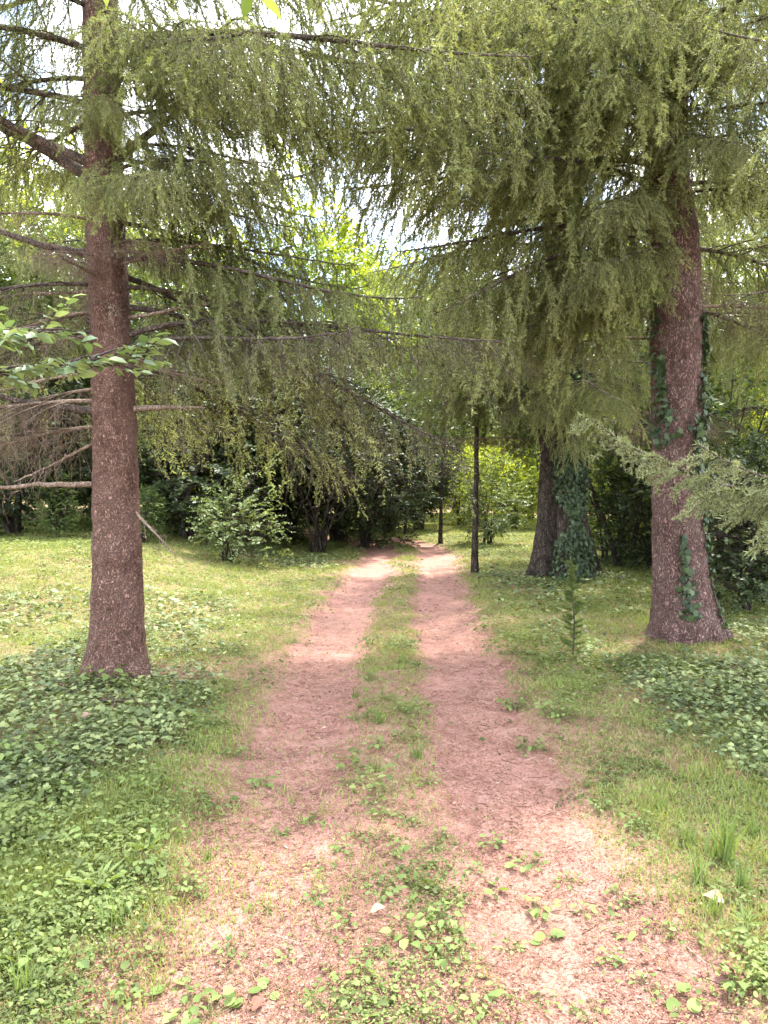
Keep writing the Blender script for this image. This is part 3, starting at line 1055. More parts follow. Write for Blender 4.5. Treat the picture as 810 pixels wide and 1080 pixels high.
for (z, az, ln, pi, kind, k) in [
    (2.72, -4, 1.0, 17, 'old', 0), (2.95, 22, 1.05, -4, 'old', 1), (2.60, -28, .75, 9, 'old', 2), (3.2, 40, 1.0, -8, 'old', 0), (3.1, 8, .8, 3, 'old', 2),
    (2.9, 150, .8, 2, 'old', 1), (3.1, 200, .7, 0, 'old', 2), (2.55, 100, .9, 0, 'old', 0), (2.5, 60, .95, 2, 'old', 1),
    (3.45, 8, .62, 6, 'full', 0), (3.75, -18, .6, 8, 'full', 1),  
    (4.42, 4, .6, 6, 'full', 0), (3.9, 6, .5, 4, 'full', 2), (4.12, -24, .55, 4, 'lush', 0), (3.6, 14, .62, 2, 'full', 3), (4.7, 8, .7, 2, 'lush', 1), (4.6, -70, .45, 0, 'full', 2),(4.1, 22, .55, 2, 'full', 3), (3.72, -62, .62, 2, 'lush', 1), (3.95, -38, .62, 4, 'lush', 2), (4.3, -75, .5, 2, 'lush', 0), (4.7, -48, .9, 2, 'lush', 1), (3.3, -12, .8, 8, 'full', 1), (4.9, -20, 1.2, 4, 'lush', 2),   
    (4.7, 175, .7, 6, 'full', 3), (4.9, 205, .9, 4, 'full', 0), (4.5, 190, .9, 8, 'full', 2), (5.2, 225, .7, 4, 'full', 1), (4.4, 140, .8, 8, 'full', 1), (5.0, -8, 1.1, 4, 'full', 0),
    (5.1, 45, 1.1, 8, 'full', 2), (5.3, 260, .5, 4, 'full', 3), (5.4, 160, .8, 6, 'full', 1), (5.6, -35, .9, 2, 'full', 0),
    (5.7, 10, 1.1, 3, 'full', 2), (5.9, 90, .9, 8, 'full', 3), (6.1, 200, .8, 5, 'full', 1), (6.4, -15, 1.0, 5, 'full', 0),
    (6.9, 60, .9, 6, 'full', 1), (7.4, 180, .7, 8, 'full', 2), (7.9, -20, .7, 8, 'full', 3),
    (3.55, 120, .7, 0, 'dead', 0), (3.3, 250, .35, -5, 'dead', 1), (3.6, 215, .55, 0, 'dead', 2), (2.9, 185, .5, -10, 'dead', 0),
    (3.4, -50, .4, -5, 'dead', 1), (2.3, 165, .6, -6, 'dead', 2), (2.2, 180, .75, -2, 'dead', 1), (2.0, 158, .7, -4, 'dead', 0), (2.75, 172, .7, 0, 'old', 1),
]:
    bough(T0, s0, kind, z, az, ln, pi, k)

# ---- the thick ivy-clad spruce on the other side
T1 = tree_at(727, 7.9, 'spruce_tree', 'stout spruce with flared reddish base and ivy climbing its trunk', 'tree')
me, s1 = make_trunk('trunk', M['bark_grey'], [-.1, 0, .5, 1.1, 2.0, 3.0, 4.0, 4.6, 8, 13],
                    [0, 0, -.06, -.11, -.12, -.15, -.19, -.26, -.30, -.3], [0, 0, .02, .04, .05, .05, .05, .05, 0, 0],
                    [.32, .315, .28, .25, .248, .252, .242, .21, .13, .02], 4, .26, .026, 72, .025, 6, 6)
part('trunk', me, T1)
for (z, az, ln, pi, kind, k) in [
    (3.35, 200, .55, 4, 'lush', 1), (3.6, 222, .6, 4, 'lush', 2), (3.75, 185, .8, 6, 'lush', 0), (3.5, 178, .85, 8, 'lush', 1), (3.3, 190, .95, 3, 'lush', 2), (3.95, 205, 1.0, 0, 'lush', 0), (3.3, 168, .7, 10, 'full', 2),  (4.9, 240, .8, 2, 'lush', 0), (5.3, 258, .8, 2, 'lush', 1), (5.9, 255, .75, 0, 'lush', 2), (6.3, 272, .8, 0, 'lush', 0), (5.6, 245, .9, 0, 'lush', 0), (4.35, 232, .75, -4, 'lush', 1), (3.8, 236, .6, -4, 'full', 3), (4.4, 335, .6, -2, 'full', 1), (5.7, 275, .8, 0, 'lush', 2), (4.75, 264, .72, 2, 'lush', 0), (5.0, 285, .7, 0, 'lush', 1), (4.8, 310, .6, 0, 'lush', 2), (3.3, 30, .8, 0, 'full', 2), (4.0, 195, 1.0, 8, 'lush', 0), (4.4, 215, 1.05, 10, 'lush', 1), (4.7, 185, 1.15, 6, 'lush', 2), (5.0, 205, 1.25, 6, 'lush', 0),
    (5.2, 230, 1.1, 6, 'lush', 1), (5.5, 190, 1.3, 4, 'lush', 2), (5.8, 212, 1.3, 2, 'lush', 0), (6.1, 198, 1.35, 0, 'lush', 1),
    (4.3, 165, .7, 4, 'full', 0), (4.8, 160, .8, 6, 'full', 1), (5.4, 170, 1.2, 6, 'full', 2), (6.0, 150, 1.1, 6, 'full', 3),
    (3.9, 20, .8, 2, 'full', 0), (4.5, -10, .8, 4, 'full', 1), (5.0, 30, .9, 4, 'full', 2), (5.4, -25, .8, 2, 'full', 3),
    (5.9, 5, .9, 4, 'full', 0), (6.4, 240, 1.0, 0, 'lush', 2), (6.6, 185, 1.2, 2, 'lush', 0), (6.5, -40, .9, 0, 'full', 1),
    (7.0, 205, 1.1, 2, 'full', 2), (7.4, 150, 1.0, 4, 'full', 3), (7.2, 30, .9, 4, 'full', 0), (5.6, 265, .6, -4, 'lush', 1),
    (3.6, 175, .9, -4, 'dead', 0), (3.3, 5, .7, 0, 'dead', 1), (3.8, 60, .8, 0, 'dead', 2), (3.0, 160, .7, 0, 'dead', 1),
]:
    bough(T1, s1, kind, z, az, ln, pi, k)
iv = thing('climbing_ivy', 'glossy dark ivy climbing in patches up the stout flared trunk', 'ivy', T1.location)
part('leaf_cover', ivy_leaves(s1, [(.25, 1.05, 262, 18, 1.0), (.1, 1.5, 333, 20, .9), (1.5, 2.2, 300, 40, 1.4), (2.1, 3.2, 330, 38, 2.0), (1.9, 2.8, 222, 34, 1.5),
                                   (2.6, 3.6, 205, 25, .7), (1.2, 2.0, 345, 20, .8)], 900, .062, 3).mesh('leaf_cover', M['ivy']), iv)
sm = MB()
for zz, aa in (([.2, .35, .5, .7, 1.0], [266, 258, 264, 259, 266]), ([0, .3, .5, .8, 1.1, 1.6, 2.0, 2.4, 3.3], [322, 330, 326, 336, 331, 325, 334, 330, 338]), ([.9, 1.5, 2.2, 3.0, 3.6], [268, 245, 225, 215, 205])):
    sm.add(*ivy_stem(s1, zz, aa))
part('vine_stem', sm.mesh('vine_stem', M['bark_dark'], True), iv)

# ---- the pair standing close together further back
T2 = tree_at(579, 12.8, 'spruce_tree', 'dark slim spruce of the close pair, the one without ivy', 'tree')
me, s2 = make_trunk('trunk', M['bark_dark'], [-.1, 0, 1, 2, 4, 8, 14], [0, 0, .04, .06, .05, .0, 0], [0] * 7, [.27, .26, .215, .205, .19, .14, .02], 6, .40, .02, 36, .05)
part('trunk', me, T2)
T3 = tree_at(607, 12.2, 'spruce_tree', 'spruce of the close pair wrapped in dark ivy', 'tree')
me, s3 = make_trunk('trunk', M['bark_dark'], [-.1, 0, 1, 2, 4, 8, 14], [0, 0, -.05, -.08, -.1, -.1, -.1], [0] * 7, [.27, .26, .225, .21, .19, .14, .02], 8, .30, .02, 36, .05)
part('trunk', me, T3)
for (t, s, lst) in ((T2, s2, [ (3.1, 200, .8, 8, 'full', 1), (3.4, 250, .75, 4, 'full', 2), (3.9, 170, .95, 8, 'full', 3), (4.4, 215, 1.0, 8, 'full', 0),
                              (4.9, 150, 1.0, 6, 'full', 1), (5.3, 190, 1.1, 6, 'lush', 0), (5.8, 235, .8, 6, 'full', 2), (6.3, 175, .65, 6, 'full', 3), (6.9, 205, .7, 6, 'full', 0),
                              (7.5, 160, 1.0, 6, 'full', 1), (8.1, 225, 1.0, 6, 'full', 2), (8.7, 185, .9, 8, 'full', 3), (9.4, 215, .8, 8, 'full', 0), (10, 170, .7, 10, 'full', 1),
                               (2.2, 168, .8, 4, 'dead', 1), (3.2, 235, .7, -8, 'lush', 1), (3.0, 190, .7, 12, 'full', 3),  (3.3, 150, .9, 4, 'old', 1)]),
                    (T3, s3, [(3.0, 270, .8, 2, 'lush', 0), (3.3, 300, .75, 2, 'full', 1), (3.8, 330, .9, 6, 'full', 2), (4.3, 280, .95, 4, 'lush', 1), (4.8, 10, 1.0, 6, 'full', 3),
                              (5.2, 310, 1.0, 6, 'full', 0), (5.7, 350, 1.05, 6, 'full', 1), (6.2, 265, 1.0, 6, 'full', 2), (6.8, 325, 1.0, 6, 'full', 3), (7.4, 20, .9, 6, 'full', 0),
                              (8.0, 290, 1.0, 6, 'full', 1), (8.7, 340, .9, 8, 'full', 2), (9.4, 275, .8, 8, 'full', 3), (2.75, 255, .62, -10, 'lush', 2), (3.1, 242, .6, -6, 'lush', 0), 
                              (2.6, 330, .9, 0, 'dead', 1), (2.2, 10, .8, 4, 'dead', 2), (3.2, 355, .9, 2, 'old', 0)])):
    for (z, az, ln, pi, kind, k) in lst:
        bough(t, s, kind, z, az, ln, pi, k)
iv = thing('climbing_ivy', 'dense dark ivy sleeve wrapping one trunk of the close spruce pair', 'ivy', T3.location)
part('leaf_cover', ivy_leaves(s3, [(0, 3.6, 270, 150, 1)], 4600, .062, 9).mesh('leaf_cover', M['ivy']), iv)
part('vine_stem', MB().add(*ivy_stem(s3, [0, .6, 1.2, 2, 2.8], [240, 255, 262, 250, 268], .02)).mesh('vine_stem', M['bark_dark'], True), iv)

# ---- a spruce outside the frame whose pale frond sweeps in, and spruces further back
T4 = thing('spruce_tree', 'spruce whose long pale drooping frond sweeps across the ivy-clad trunk', 'tree', (5.25, 5.3, H(5.25, 5.3)))
me, s4 = make_trunk('trunk', M['bark_grey'], [-.1, 0, 1, 2, 4, 8, 12], [0] * 7, [0] * 7, [.23, .22, .19, .18, .16, .1, .02], 5, .4, .016, 32, .05)
part('trunk', me, T4)
for (z, az, ln, pi, kind, k) in [(1.22, 174, 1.42, 7, 'frond', 0), (1.25, 180, 1.2, 7, 'frond', 1), (2.75, 192, 1.05, 2, 'frond', 1), (2.3, 215, .9, -6, 'frond', 0), (3.4, 170, .9, 4, 'full', 0), (3.9, 200, 1.0, 4, 'full', 1),
                                 (4.6, 180, 1.0, 6, 'full', 2), (5.3, 160, 1.0, 6, 'full', 3), (6.0, 210, .9, 6, 'full', 0), (4.2, 20, .8, 4, 'full', 1), (5.5, 330, .8, 4, 'full', 2)]:
    bough(T4, s4, kind, z, az, ln, pi, k)

back = [
    (840, 13.5, 'grey green spruce behind the ivy-clad trunk, showing against the pale sky', .20, [(z, a, l) for z, a, l in zip(np.linspace(2.6, 11, 26), np.arange(26) * 137.5, np.linspace(1.15, .5, 26))]),
    (700, 17.5, 'distant spruce filling the gap between the close pair and the ivy-clad trunk', .2, [(z, a, l) for z, a, l in zip(np.linspace(4.0, 13, 26), np.arange(26) * 137.5 + 40, np.linspace(1.3, .5, 26))]),
    (-190, 12.5, 'shaded spruce at the wood edge behind the bare pinkish trunk', .2, [(z, a, l) for z, a, l in zip(np.linspace(3.2, 10.5, 22), np.arange(22) * 137.5 + 20, np.linspace(1.1, .5, 22))]),
    (112, 19, 'far spruce rising over the dark evergreen shrubs beyond the grass', .2, [(z, a, l) for z, a, l in zip(np.linspace(4.5, 12.5, 22), np.arange(22) * 137.5 + 70, np.linspace(1.2, .5, 22))]),
]
for n_, (px, Y, lab, rr, bl) in enumerate(back):
    t = tree_at(px, Y, 'spruce_tree', lab)
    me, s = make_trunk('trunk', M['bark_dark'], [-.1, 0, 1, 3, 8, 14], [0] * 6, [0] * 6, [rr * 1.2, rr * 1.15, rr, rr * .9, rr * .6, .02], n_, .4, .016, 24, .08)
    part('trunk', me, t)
    for q, (z, a, l) in enumerate(bl):
        bough(t, s, 'full' if q % 5 else 'old', float(z), float(a), float(l), 4 + z * .6, None)


# ================================================================== BROADLEAVED SHRUBS AND TREES
def crown(seed, c, R, ntw, nlf, leaf, tw_len, tmpl, shell=.5, lobes=7, up=.3, zmin=None, tint=.5, tvar=.2):
    r = np.random.default_rng(seed)
    c, R = np.array(c, float), np.array(R, float)
    u = unit(r.normal(size=(ntw, 3)))
    lob = unit(r.normal(size=(lobes, 3)))
    amp = r.uniform(.15, .55, lobes)
    bump = ((np.clip(u @ lob.T, 0, 1) ** 6) * amp).sum(1)
    q = shell + (1 - shell) * r.uniform(0, 1, ntw) ** .5
    P = c + u * R * (q * (.72 + bump))[:, None]
    if zmin is not None:
        k = P[:, 2] > zmin(P) if callable(zmin) else P[:, 2] > zmin
        P, u = P[k], u[k]
    n = len(P)
    D = unit(u * np.array([1, 1, .6]) + np.array([0, 0, up]) + r.normal(0, .45, (n, 3)))
    tl = tw_len * r.uniform(.5, 1.3, n)
    t = (np.arange(nlf) + .5) / nlf
    B = P[:, None] + D[:, None] * (tl[:, None] * t[None])[:, :, None]
    B = B + np.array([0, 0, -.25]) * (tl[:, None] * t[None] ** 2)[:, :, None]
    side = unit(np.cross(D, np.array([0, 0, 1.0]) + r.normal(0, .3, (n, 3))))
    sg = np.where(np.arange(nlf) % 2 == 0, 1, -1)[None, :, None]
    X = unit(side[:, None] * sg + D[:, None] * .7 + r.normal(0, .3, (n, nlf, 3))).reshape(-1, 3)
    Z = unit(np.array([0, 0, 1.0]) + u[:, None] * .5 + r.normal(0, .4, (n, nlf, 3))).reshape(-1, 3)
    tw = np.repeat(r.normal(tint, tvar, n), nlf) + r.normal(0, .1, n * nlf)
    s = leaf * r.uniform(.6, 1.25, n * nlf)
    mb = MB().add(*scatter(*tmpl, B.reshape(-1, 3), X, Z, s, np.clip(tw, 0, 1)))
    return mb, P, P + D * tl[:, None]


def stems(seed, base, P, E, r0, nmain=9, splay=.25):
    r = np.random.default_rng(seed)
    mb = MB()
    base = np.array(base, float)
    k = r.choice(len(P), min(nmain, len(P)), replace=False)
    lines = []
    for i in k:
        t = np.linspace(0, 1, 9)
        st = base + np.array([r.normal(0, splay * .4), r.normal(0, splay * .4), 0])
        e = P[i]
        Q = st + np.outer(t, e - st)
        Q[:, :2] -= np.outer(np.sin(t * np.pi) * .25, (e - st)[:2])
        Q += np.cumsum(r.normal(0, .015, (9, 3)), 0) * np.linalg.norm(e - st) * .3
        mb.add(*tube(Q, r0 * (1 - t) + r0 * .15, 6))
        lines.append(Q)
    A = np.concatenate(lines)
    m = min(len(P), 260)
    j = r.choice(len(P), m, replace=False)
    near = np.array([A[np.argmin(((A - P[q]) ** 2).sum(1) + (A[:, 2] > P[q][2]) * .3)] for q in j])
    mb.add(*tubes(near, P[j], r.normal(0, .03, (m, 3)), r0 * .22, r0 * .1, 3, 4))
    mb.add(*tubes(P, E, P * 0, r0 * .09 + .001, .001, 1, 3))
    return mb


def shrub_kind(seed, mat, c, R, ntw, nlf, leaf, tw, tmpl, r0=.03, bark='bark_dark', **k):
    mb, P, E = crown(seed, c, R, ntw, nlf, leaf, tw, tmpl, **k)
    return stems(seed + 1, (0, 0, -.05), P, E, r0).mesh('stems', M[bark], True), mb.mesh('foliage', M[mat])


SH = {
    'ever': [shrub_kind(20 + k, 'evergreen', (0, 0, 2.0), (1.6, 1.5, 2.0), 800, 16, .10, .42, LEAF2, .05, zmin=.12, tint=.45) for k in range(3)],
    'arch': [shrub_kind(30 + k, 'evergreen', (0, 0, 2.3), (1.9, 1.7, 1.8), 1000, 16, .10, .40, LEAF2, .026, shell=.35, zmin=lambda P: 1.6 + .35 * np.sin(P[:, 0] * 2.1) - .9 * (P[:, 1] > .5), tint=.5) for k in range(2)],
    'mid': [shrub_kind(40 + k, 'midleaf', (0, 0, 1.5), (1.3, 1.2, 1.5), 520, 14, .085, .40, LEAF2, .03, zmin=.1) for k in range(3)],
    'light': [shrub_kind(50, 'shrubleaf', (0, 0, .66), (.72, .6, .68), 230, 12, .065, .34, LEAF6, .014, shell=.2, zmin=.06, tint=.6)],
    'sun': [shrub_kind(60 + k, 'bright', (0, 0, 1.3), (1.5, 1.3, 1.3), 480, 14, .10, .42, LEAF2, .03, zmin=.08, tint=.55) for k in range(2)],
}


def shrub(kind, k, px, Y, scale, label, group=None, rz=None, name='shrub', cat='shrub', dz=0):
    x = GX(px, Y)
    t = thing(name, label, cat, (x, Y, H(x, Y) + dz), group, rng.uniform(0, 6.28) if rz is None else rz, scale)
    st, fo = SH[kind][k % len(SH[kind])]
    part('stems', st, t)
    part('foliage', fo, t)
    return t


def tree_kind(seed, mat, h, cz, R, ntw, nlf, leaf, tw, r0, zmin):
    mb, P, E = crown(seed, (0, 0, cz), R, ntw, nlf, leaf, tw, LEAF2, shell=.3, lobes=10, zmin=zmin)
    r = np.random.default_rng(seed + 5)
    t = np.linspace(0, 1, 14)
    top = cz + R[2] * .3
    Q = np.stack([np.cumsum(r.normal(0, .018 if r0 < .1 else .04, 14)), np.cumsum(r.normal(0, .018 if r0 < .1 else .04, 14)), -.1 + t * top], 1)
    tr = MB().add(*tube(Q, r0 * (1 - .75 * t) + r0 * .35 * np.exp(-t * top / .25), 12))
    for i in r.choice(len(P), 16, replace=False):
        a = Q[r.integers(8 if r0 < .1 else 5, 13)]
        b = P[i]
        s = np.linspace(0, 1, 8)
        C = a + np.outer(s, b - a) + np.cumsum(r.normal(0, .03, (8, 3)), 0)
        C[:, 2] += np.sin(s * np.pi) * .2
        tr.add(*tube(C, r0 * .32 * (1 - s) + .006, 6))
    tr.add(*tubes(P, E, P * 0, .008, .002, 1, 3))
    return tr.mesh('trunk', M['bark_dark'], True), mb.mesh('crown', M[mat])


TR = {
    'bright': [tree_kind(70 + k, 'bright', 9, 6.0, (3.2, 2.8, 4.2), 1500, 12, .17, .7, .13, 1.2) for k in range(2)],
    'green': [tree_kind(80 + k, 'midleaf', 8, 5.2, (2.8, 2.6, 3.8), 1500, 12, .15, .65, .12, 1.3) for k in range(2)],
    'slim': [tree_kind(90, 'midleaf', 5, 4.0, (1.5, 1.4, 1.9), 600, 11, .10, .4, .06, 1.9), tree_kind(95, 'midleaf', 5, 4.2, (1.3, 1.3, 1.8), 480, 11, .11, .4, .06, 2.3)],
}


def broad(kind, k, px, Y, scale, label, group=None, lean=0.0, name='broadleaf_tree'):
    x = GX(px, Y)
    t = thing(name, label, 'tree', (x, Y, H(x, Y)), group, rng.uniform(0, 6.28), scale)
    if lean:
        t.rotation_euler = (0, math.radians(lean), 0)
    tr, cr = TR[kind][k % len(TR[kind])]
    part('trunk', tr, t)
    part('crown', cr, t)
    return t


# dark evergreen shrubs along the wood edge on the grassy side
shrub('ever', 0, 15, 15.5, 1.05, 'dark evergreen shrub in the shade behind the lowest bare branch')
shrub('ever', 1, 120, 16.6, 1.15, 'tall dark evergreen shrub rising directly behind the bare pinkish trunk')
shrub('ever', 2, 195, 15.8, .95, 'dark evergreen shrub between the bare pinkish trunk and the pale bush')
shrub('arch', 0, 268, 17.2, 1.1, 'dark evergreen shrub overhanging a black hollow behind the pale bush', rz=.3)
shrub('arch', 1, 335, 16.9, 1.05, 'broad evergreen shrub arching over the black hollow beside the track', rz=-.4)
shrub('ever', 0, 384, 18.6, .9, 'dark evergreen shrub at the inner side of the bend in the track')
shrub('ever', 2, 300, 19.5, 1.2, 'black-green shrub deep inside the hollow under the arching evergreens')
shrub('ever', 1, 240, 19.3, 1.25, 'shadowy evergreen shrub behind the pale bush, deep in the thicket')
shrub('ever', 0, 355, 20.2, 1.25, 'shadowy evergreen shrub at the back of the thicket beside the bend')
shrub('mid', 0, 60, 18.5, 1.5, 'tall mid-green bush showing above the shaded evergreens by the bare trunk')
shrub('mid', 1, 170, 19.5, 1.6, 'tall mid-green bush showing over the evergreens next to the bare trunk')
shrub('light', 0, 245, 13.6, 1.05, 'small pale green bush standing in front of the dark thicket', rz=.5)
shrub('mid', 2, 150, 14.2, .38, 'low green bush at the edge of the grass behind the bare trunk')
shrub('mid', 0, 60, 14.6, .34, 'low green bush at the grass edge under the hanging dead twigs')
shrub('ever', 2, 412, 23.5, .85, 'dark shrub past the bend, where the track disappears')
shrub('ever', 1, 440, 24.5, .95, 'dark rounded shrub beyond the bend in front of sunlit leaves')
# the sunlit clearing beyond the path and the tangle on the other side
shrub('sun', 0, 540, 25, 1.0, 'sunlit yellow-green bush in the clearing beside the close spruce pair')
shrub('sun', 1, 488, 27, 1.05, 'sunlit yellow-green bush in the clearing beyond the slender tree')
shrub('mid', 1, 515, 19.0, .62, 'small dark-leaved bush under the trees at the clearing edge')
shrub('sun', 0, 655, 20, .95, 'bright yellow-green bush seen between the pair and the flared trunk')
shrub('mid', 2, 648, 15.5, .95, 'tangled green bush just behind the leaning stems')
shrub('ever', 0, 690, 14.5, .62, 'low dark evergreen bush behind the flared trunk')
shrub('mid', 0, 705, 16.5, 1.2, 'tall green bush behind the flared ivy-clad trunk')
shrub('ever', 1, 785, 9.6, .50, 'dark ivy-smothered bush just past the flared trunk')
shrub('ever', 2, 830, 10.3, .62, 'dark dense evergreen bush beside the ivy-smothered one')
shrub('mid', 1, 770, 13.0, 1.25, 'tall green bush above the ivy-smothered bush')
shrub('sun', 1, 800, 17.5, 1.3, 'bright yellow-green bush glowing behind the ivy-smothered bush')
# trees
broad('slim', 0, 502, 13.3, 1.0, 'slender young tree with a thin dark trunk beside the track')
broad('slim', 1, 464, 19.3, .85, 'thin dark tree near the bend, beyond the slender one')
broad('slim', 1, 428, 22.5, .8, 'thin dark tree where the track bends out of sight')
broad('slim', 1, 634, 13.4, .85, 'leaning thin tree next to the ivy-wrapped trunk', lean=-17)
broad('slim', 0, 655, 14.6, .9, 'second leaning tree, behind the one next to the ivy-wrapped trunk', lean=-22)
broad('slim', 1, 668, 16.0, 1.0, 'upright thin tree in the tangle behind the leaning stems', lean=6)
yl = 'yellow-green sunlit broadleaf tree far behind the conifers'
for q, (px, Y, sc, lab) in enumerate([
    (-60, 24, 1.15, 'glowing yellow-green tree behind the shaded spruce at the wood edge'),
    (60, 27, 1.25, 'tall yellow-green tree glowing between bare branches and the pinkish trunk'),
    (185, 29, 1.1, 'yellow-green tree rising behind the tall mid-green bushes'),
    (330, 27, 1.15, 'yellow-green tree glowing above the dark hollow in the thicket'),
    (400, 33, 1.1, 'pale yellow-green tree straight beyond the bend in the track'),
    (480, 36, 1.1, 'yellow-green tree behind the clearing, past the slender tree'),
    (560, 33, 1.0, 'yellow-green tree behind the clearing, above the close spruce pair'),
    (650, 29, 1.1, 'yellow-green tree behind the leaning stems'),
    (760, 30, 1.1, 'yellow-green tree far behind the flared ivy-clad trunk'),
    (880, 26, 1.1, 'yellow-green tree beyond the grey green spruce')]):
    broad('bright', q, px, Y, sc, lab)
for q, (px, Y, sc, lab) in enumerate([
    (100, 22, .9, 'green leafy tree over the thicket behind the bare pinkish trunk'),
    (300, 23.5, .85, 'green leafy tree over the thicket at the bend in the track'),
    (215, 25, .95, 'green leafy tree in the middle of the thicket'),
    (745, 22, .95, 'green leafy tree behind the flared ivy-clad trunk'),
    (-30, 20, 1.0, 'green leafy tree at the outer end of the thicket')]):
    broad('green', q, px, Y, sc, lab)

# far-off wood closing the view
r = np.random.default_rng(5)
mb = MB()
n = 60000
ang = r.uniform(-1.25, 1.25, n)
dist = r.uniform(44, 62, n)
x, y = np.sin(ang) * dist, np.cos(ang) * dist
top = 5 + 7 * fbm(x * .12, y * .12, 3, 3)
z = r.uniform(0, 1, n) ** .8 * top
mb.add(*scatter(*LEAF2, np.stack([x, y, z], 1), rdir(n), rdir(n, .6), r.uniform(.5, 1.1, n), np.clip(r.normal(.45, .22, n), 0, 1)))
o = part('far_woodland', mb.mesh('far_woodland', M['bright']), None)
tag(o, 'far green woodland closing the view beyond all the trees', 'woodland', kind='stuff')


# ================================================================== SMALLER PLANTS AND THINGS
# pale-leaved branch reaching in from a shrub that stands just outside the picture
def leafy_branch(P, r0, nlf, leaf, seed, tmpl=LEAF6, twigs=9, tl=.28, droop=-.15, start=.35):
    r = np.random.default_rng(seed)
    P = np.array(P, float)
    d = np.concatenate([[0], np.cumsum(np.linalg.norm(np.diff(P, axis=0), axis=1))])
    t = np.linspace(0, d[-1], 24)
    Q = np.stack([np.interp(t, d, P[:, i]) for i in range(3)], 1)
    for _ in range(3):
        Q[1:-1] = .25 * Q[:-2] + .5 * Q[1:-1] + .25 * Q[2:]
    u = t / d[-1]
    w, lv = MB(), MB()
    w.add(*tube(Q, r0 * (1 - u) + .003, 7))
    dirn = unit(np.gradient(Q, axis=0))
    pos, X = [], []
    for k in range(twigs):
        q = start + (1 - start) * (k + .5) / twigs
        p = np.array([np.interp(q, u, Q[:, i]) for i in range(3)])
        dn = np.array([np.interp(q, u, dirn[:, i]) for i in range(3)])
        s = unit(np.cross(dn, [0, 0, 1])) * (1 if k % 2 else -1)
        e_d = unit(dn * .6 + s * r.uniform(.3, .9) + np.array([0, 0, r.uniform(-.25, .35)]))
        l = tl * r.uniform(.6, 1.3)
        e = p + e_d * l
        w.add(*tubes([p], [e], [(0, 0, .02)], r0 * .3 + .001, .0015, 3, 4))
        for m in range(nlf):
            f = (m + .6) / nlf
            pos.append(p * (1 - f) + e * f)
            X.append(unit(e_d * .7 + np.cross(e_d, [0, 0, 1.0]) * (1 if m % 2 else -1) * .9 + np.array([0, 0, droop + r.normal(0, .25)])))
    pos, X = np.array(pos), np.array(X)
    n = len(pos)
    Z = unit(np.array([0, 0, 1.0]) + r.normal(0, .4, (n, 3)))
    lv.add(*scatter(*tmpl, pos, X, Z, leaf * r.uniform(.7, 1.2, n), np.clip(r.normal(.6, .22, n), 0, 1)))
    return w, lv


t = thing('laurel_shrub', 'laurel branch with pale glossy leaves reaching toward the bare trunk', 'shrub', (-3.7, 3.7, H(-3.7, 3.7)))
w, lv = leafy_branch([(0, 0, -.05), (.05, .02, .9), (.3, .05, 1.7), (.9, .12, 2.02), (1.6, .2, 2.13), (2.5, .28, 2.20)], .03, 11, .078, 4, LEAF6, 40, .24, -.2, .58)
w2, l2 = leafy_branch([(.1, 0, .8), (.5, .1, 1.6), (1.2, .0, 2.18), (2.15, -.05, 2.30)], .02, 11, .075, 6, LEAF6, 34, .24, -.2, .55)
for a, b in ((w, w2), (lv, l2)):
    for V, T, A in zip(b.V, b.T, b.A):
        a.V.append(V), a.T.append(T + a.n), a.A.append(A)
    a.n += b.n
part('stems', w.mesh('stems', M['limb'], True), t)
part('leaves', lv.mesh('leaves', M['pale']), t)

t = thing('broadleaf_tree', 'young tree whose few bright leaves dangle in above the track', 'tree', (-2.42, .2, H(-2.42, .2)))
w, lv = leafy_branch([(0, 0, -.05), (.1, .1, 1.2), (.3, .4, 2.2), (.9, 1.0, 2.78), (1.5, 1.5, 2.88), (2.2, 1.9, 2.90)], .035, 6, .085, 14, LEAF6, 12, .22, -.9, .55)
part('trunk', w.mesh('trunk', M['limb'], True), t)
part('crown', lv.mesh('crown', M['midleaf']), t)

# conifer seedling
Y = PY(693)
x = GX(606, Y)
t = thing('conifer_sapling', 'thin waist-high conifer sapling standing alone in the grass', 'sapling', (x, Y, H(x, Y)))
r = np.random.default_rng(8)
w = MB().add(*tube([(0, 0, -.03), (.01, 0, .3), (-.01, .01, .6), (-.03, 0, .86)], [.009, .007, .005, .002], 6))
nd = MB()
S, E = [], []
for z in np.linspace(.06, .82, 40):
    a = r.uniform(0, 6.28)
    l = (.17 - .12 * z / .86) * r.uniform(.5, 1.1)
    S.append((0, 0, z)), E.append((math.cos(a) * l, math.sin(a) * l, z + l * .35))
w.add(*tubes(S, E, np.zeros((40, 3)), .002, .001, 2, 3))
S, E = np.array(S), np.array(E)
S = np.concatenate([S, [[0, 0, .5]]])
E = np.concatenate([E, [[-.03, 0, .88]]])
k = r.integers(0, len(S), 7000)
u = r.uniform(.1, 1, (7000, 1))
b = S[k] * (1 - u) + E[k] * u
dd = unit(unit(E - S)[k] * .7 + unit(r.normal(size=(7000, 3))))
wv = unit(np.cross(dd, r.normal(size=(7000, 3)))) * .0032
nd.add(np.stack([b + wv, b - wv, b + dd * .030], 1).reshape(-1, 3), np.arange(21000).reshape(-1, 3), np.repeat(np.clip(r.normal(.38, .2, 7000), 0, 1), 3))
part('stem', w.mesh('stem', M['limb'], True), t)
part('needles', nd.mesh('needles', M['cover']), t)


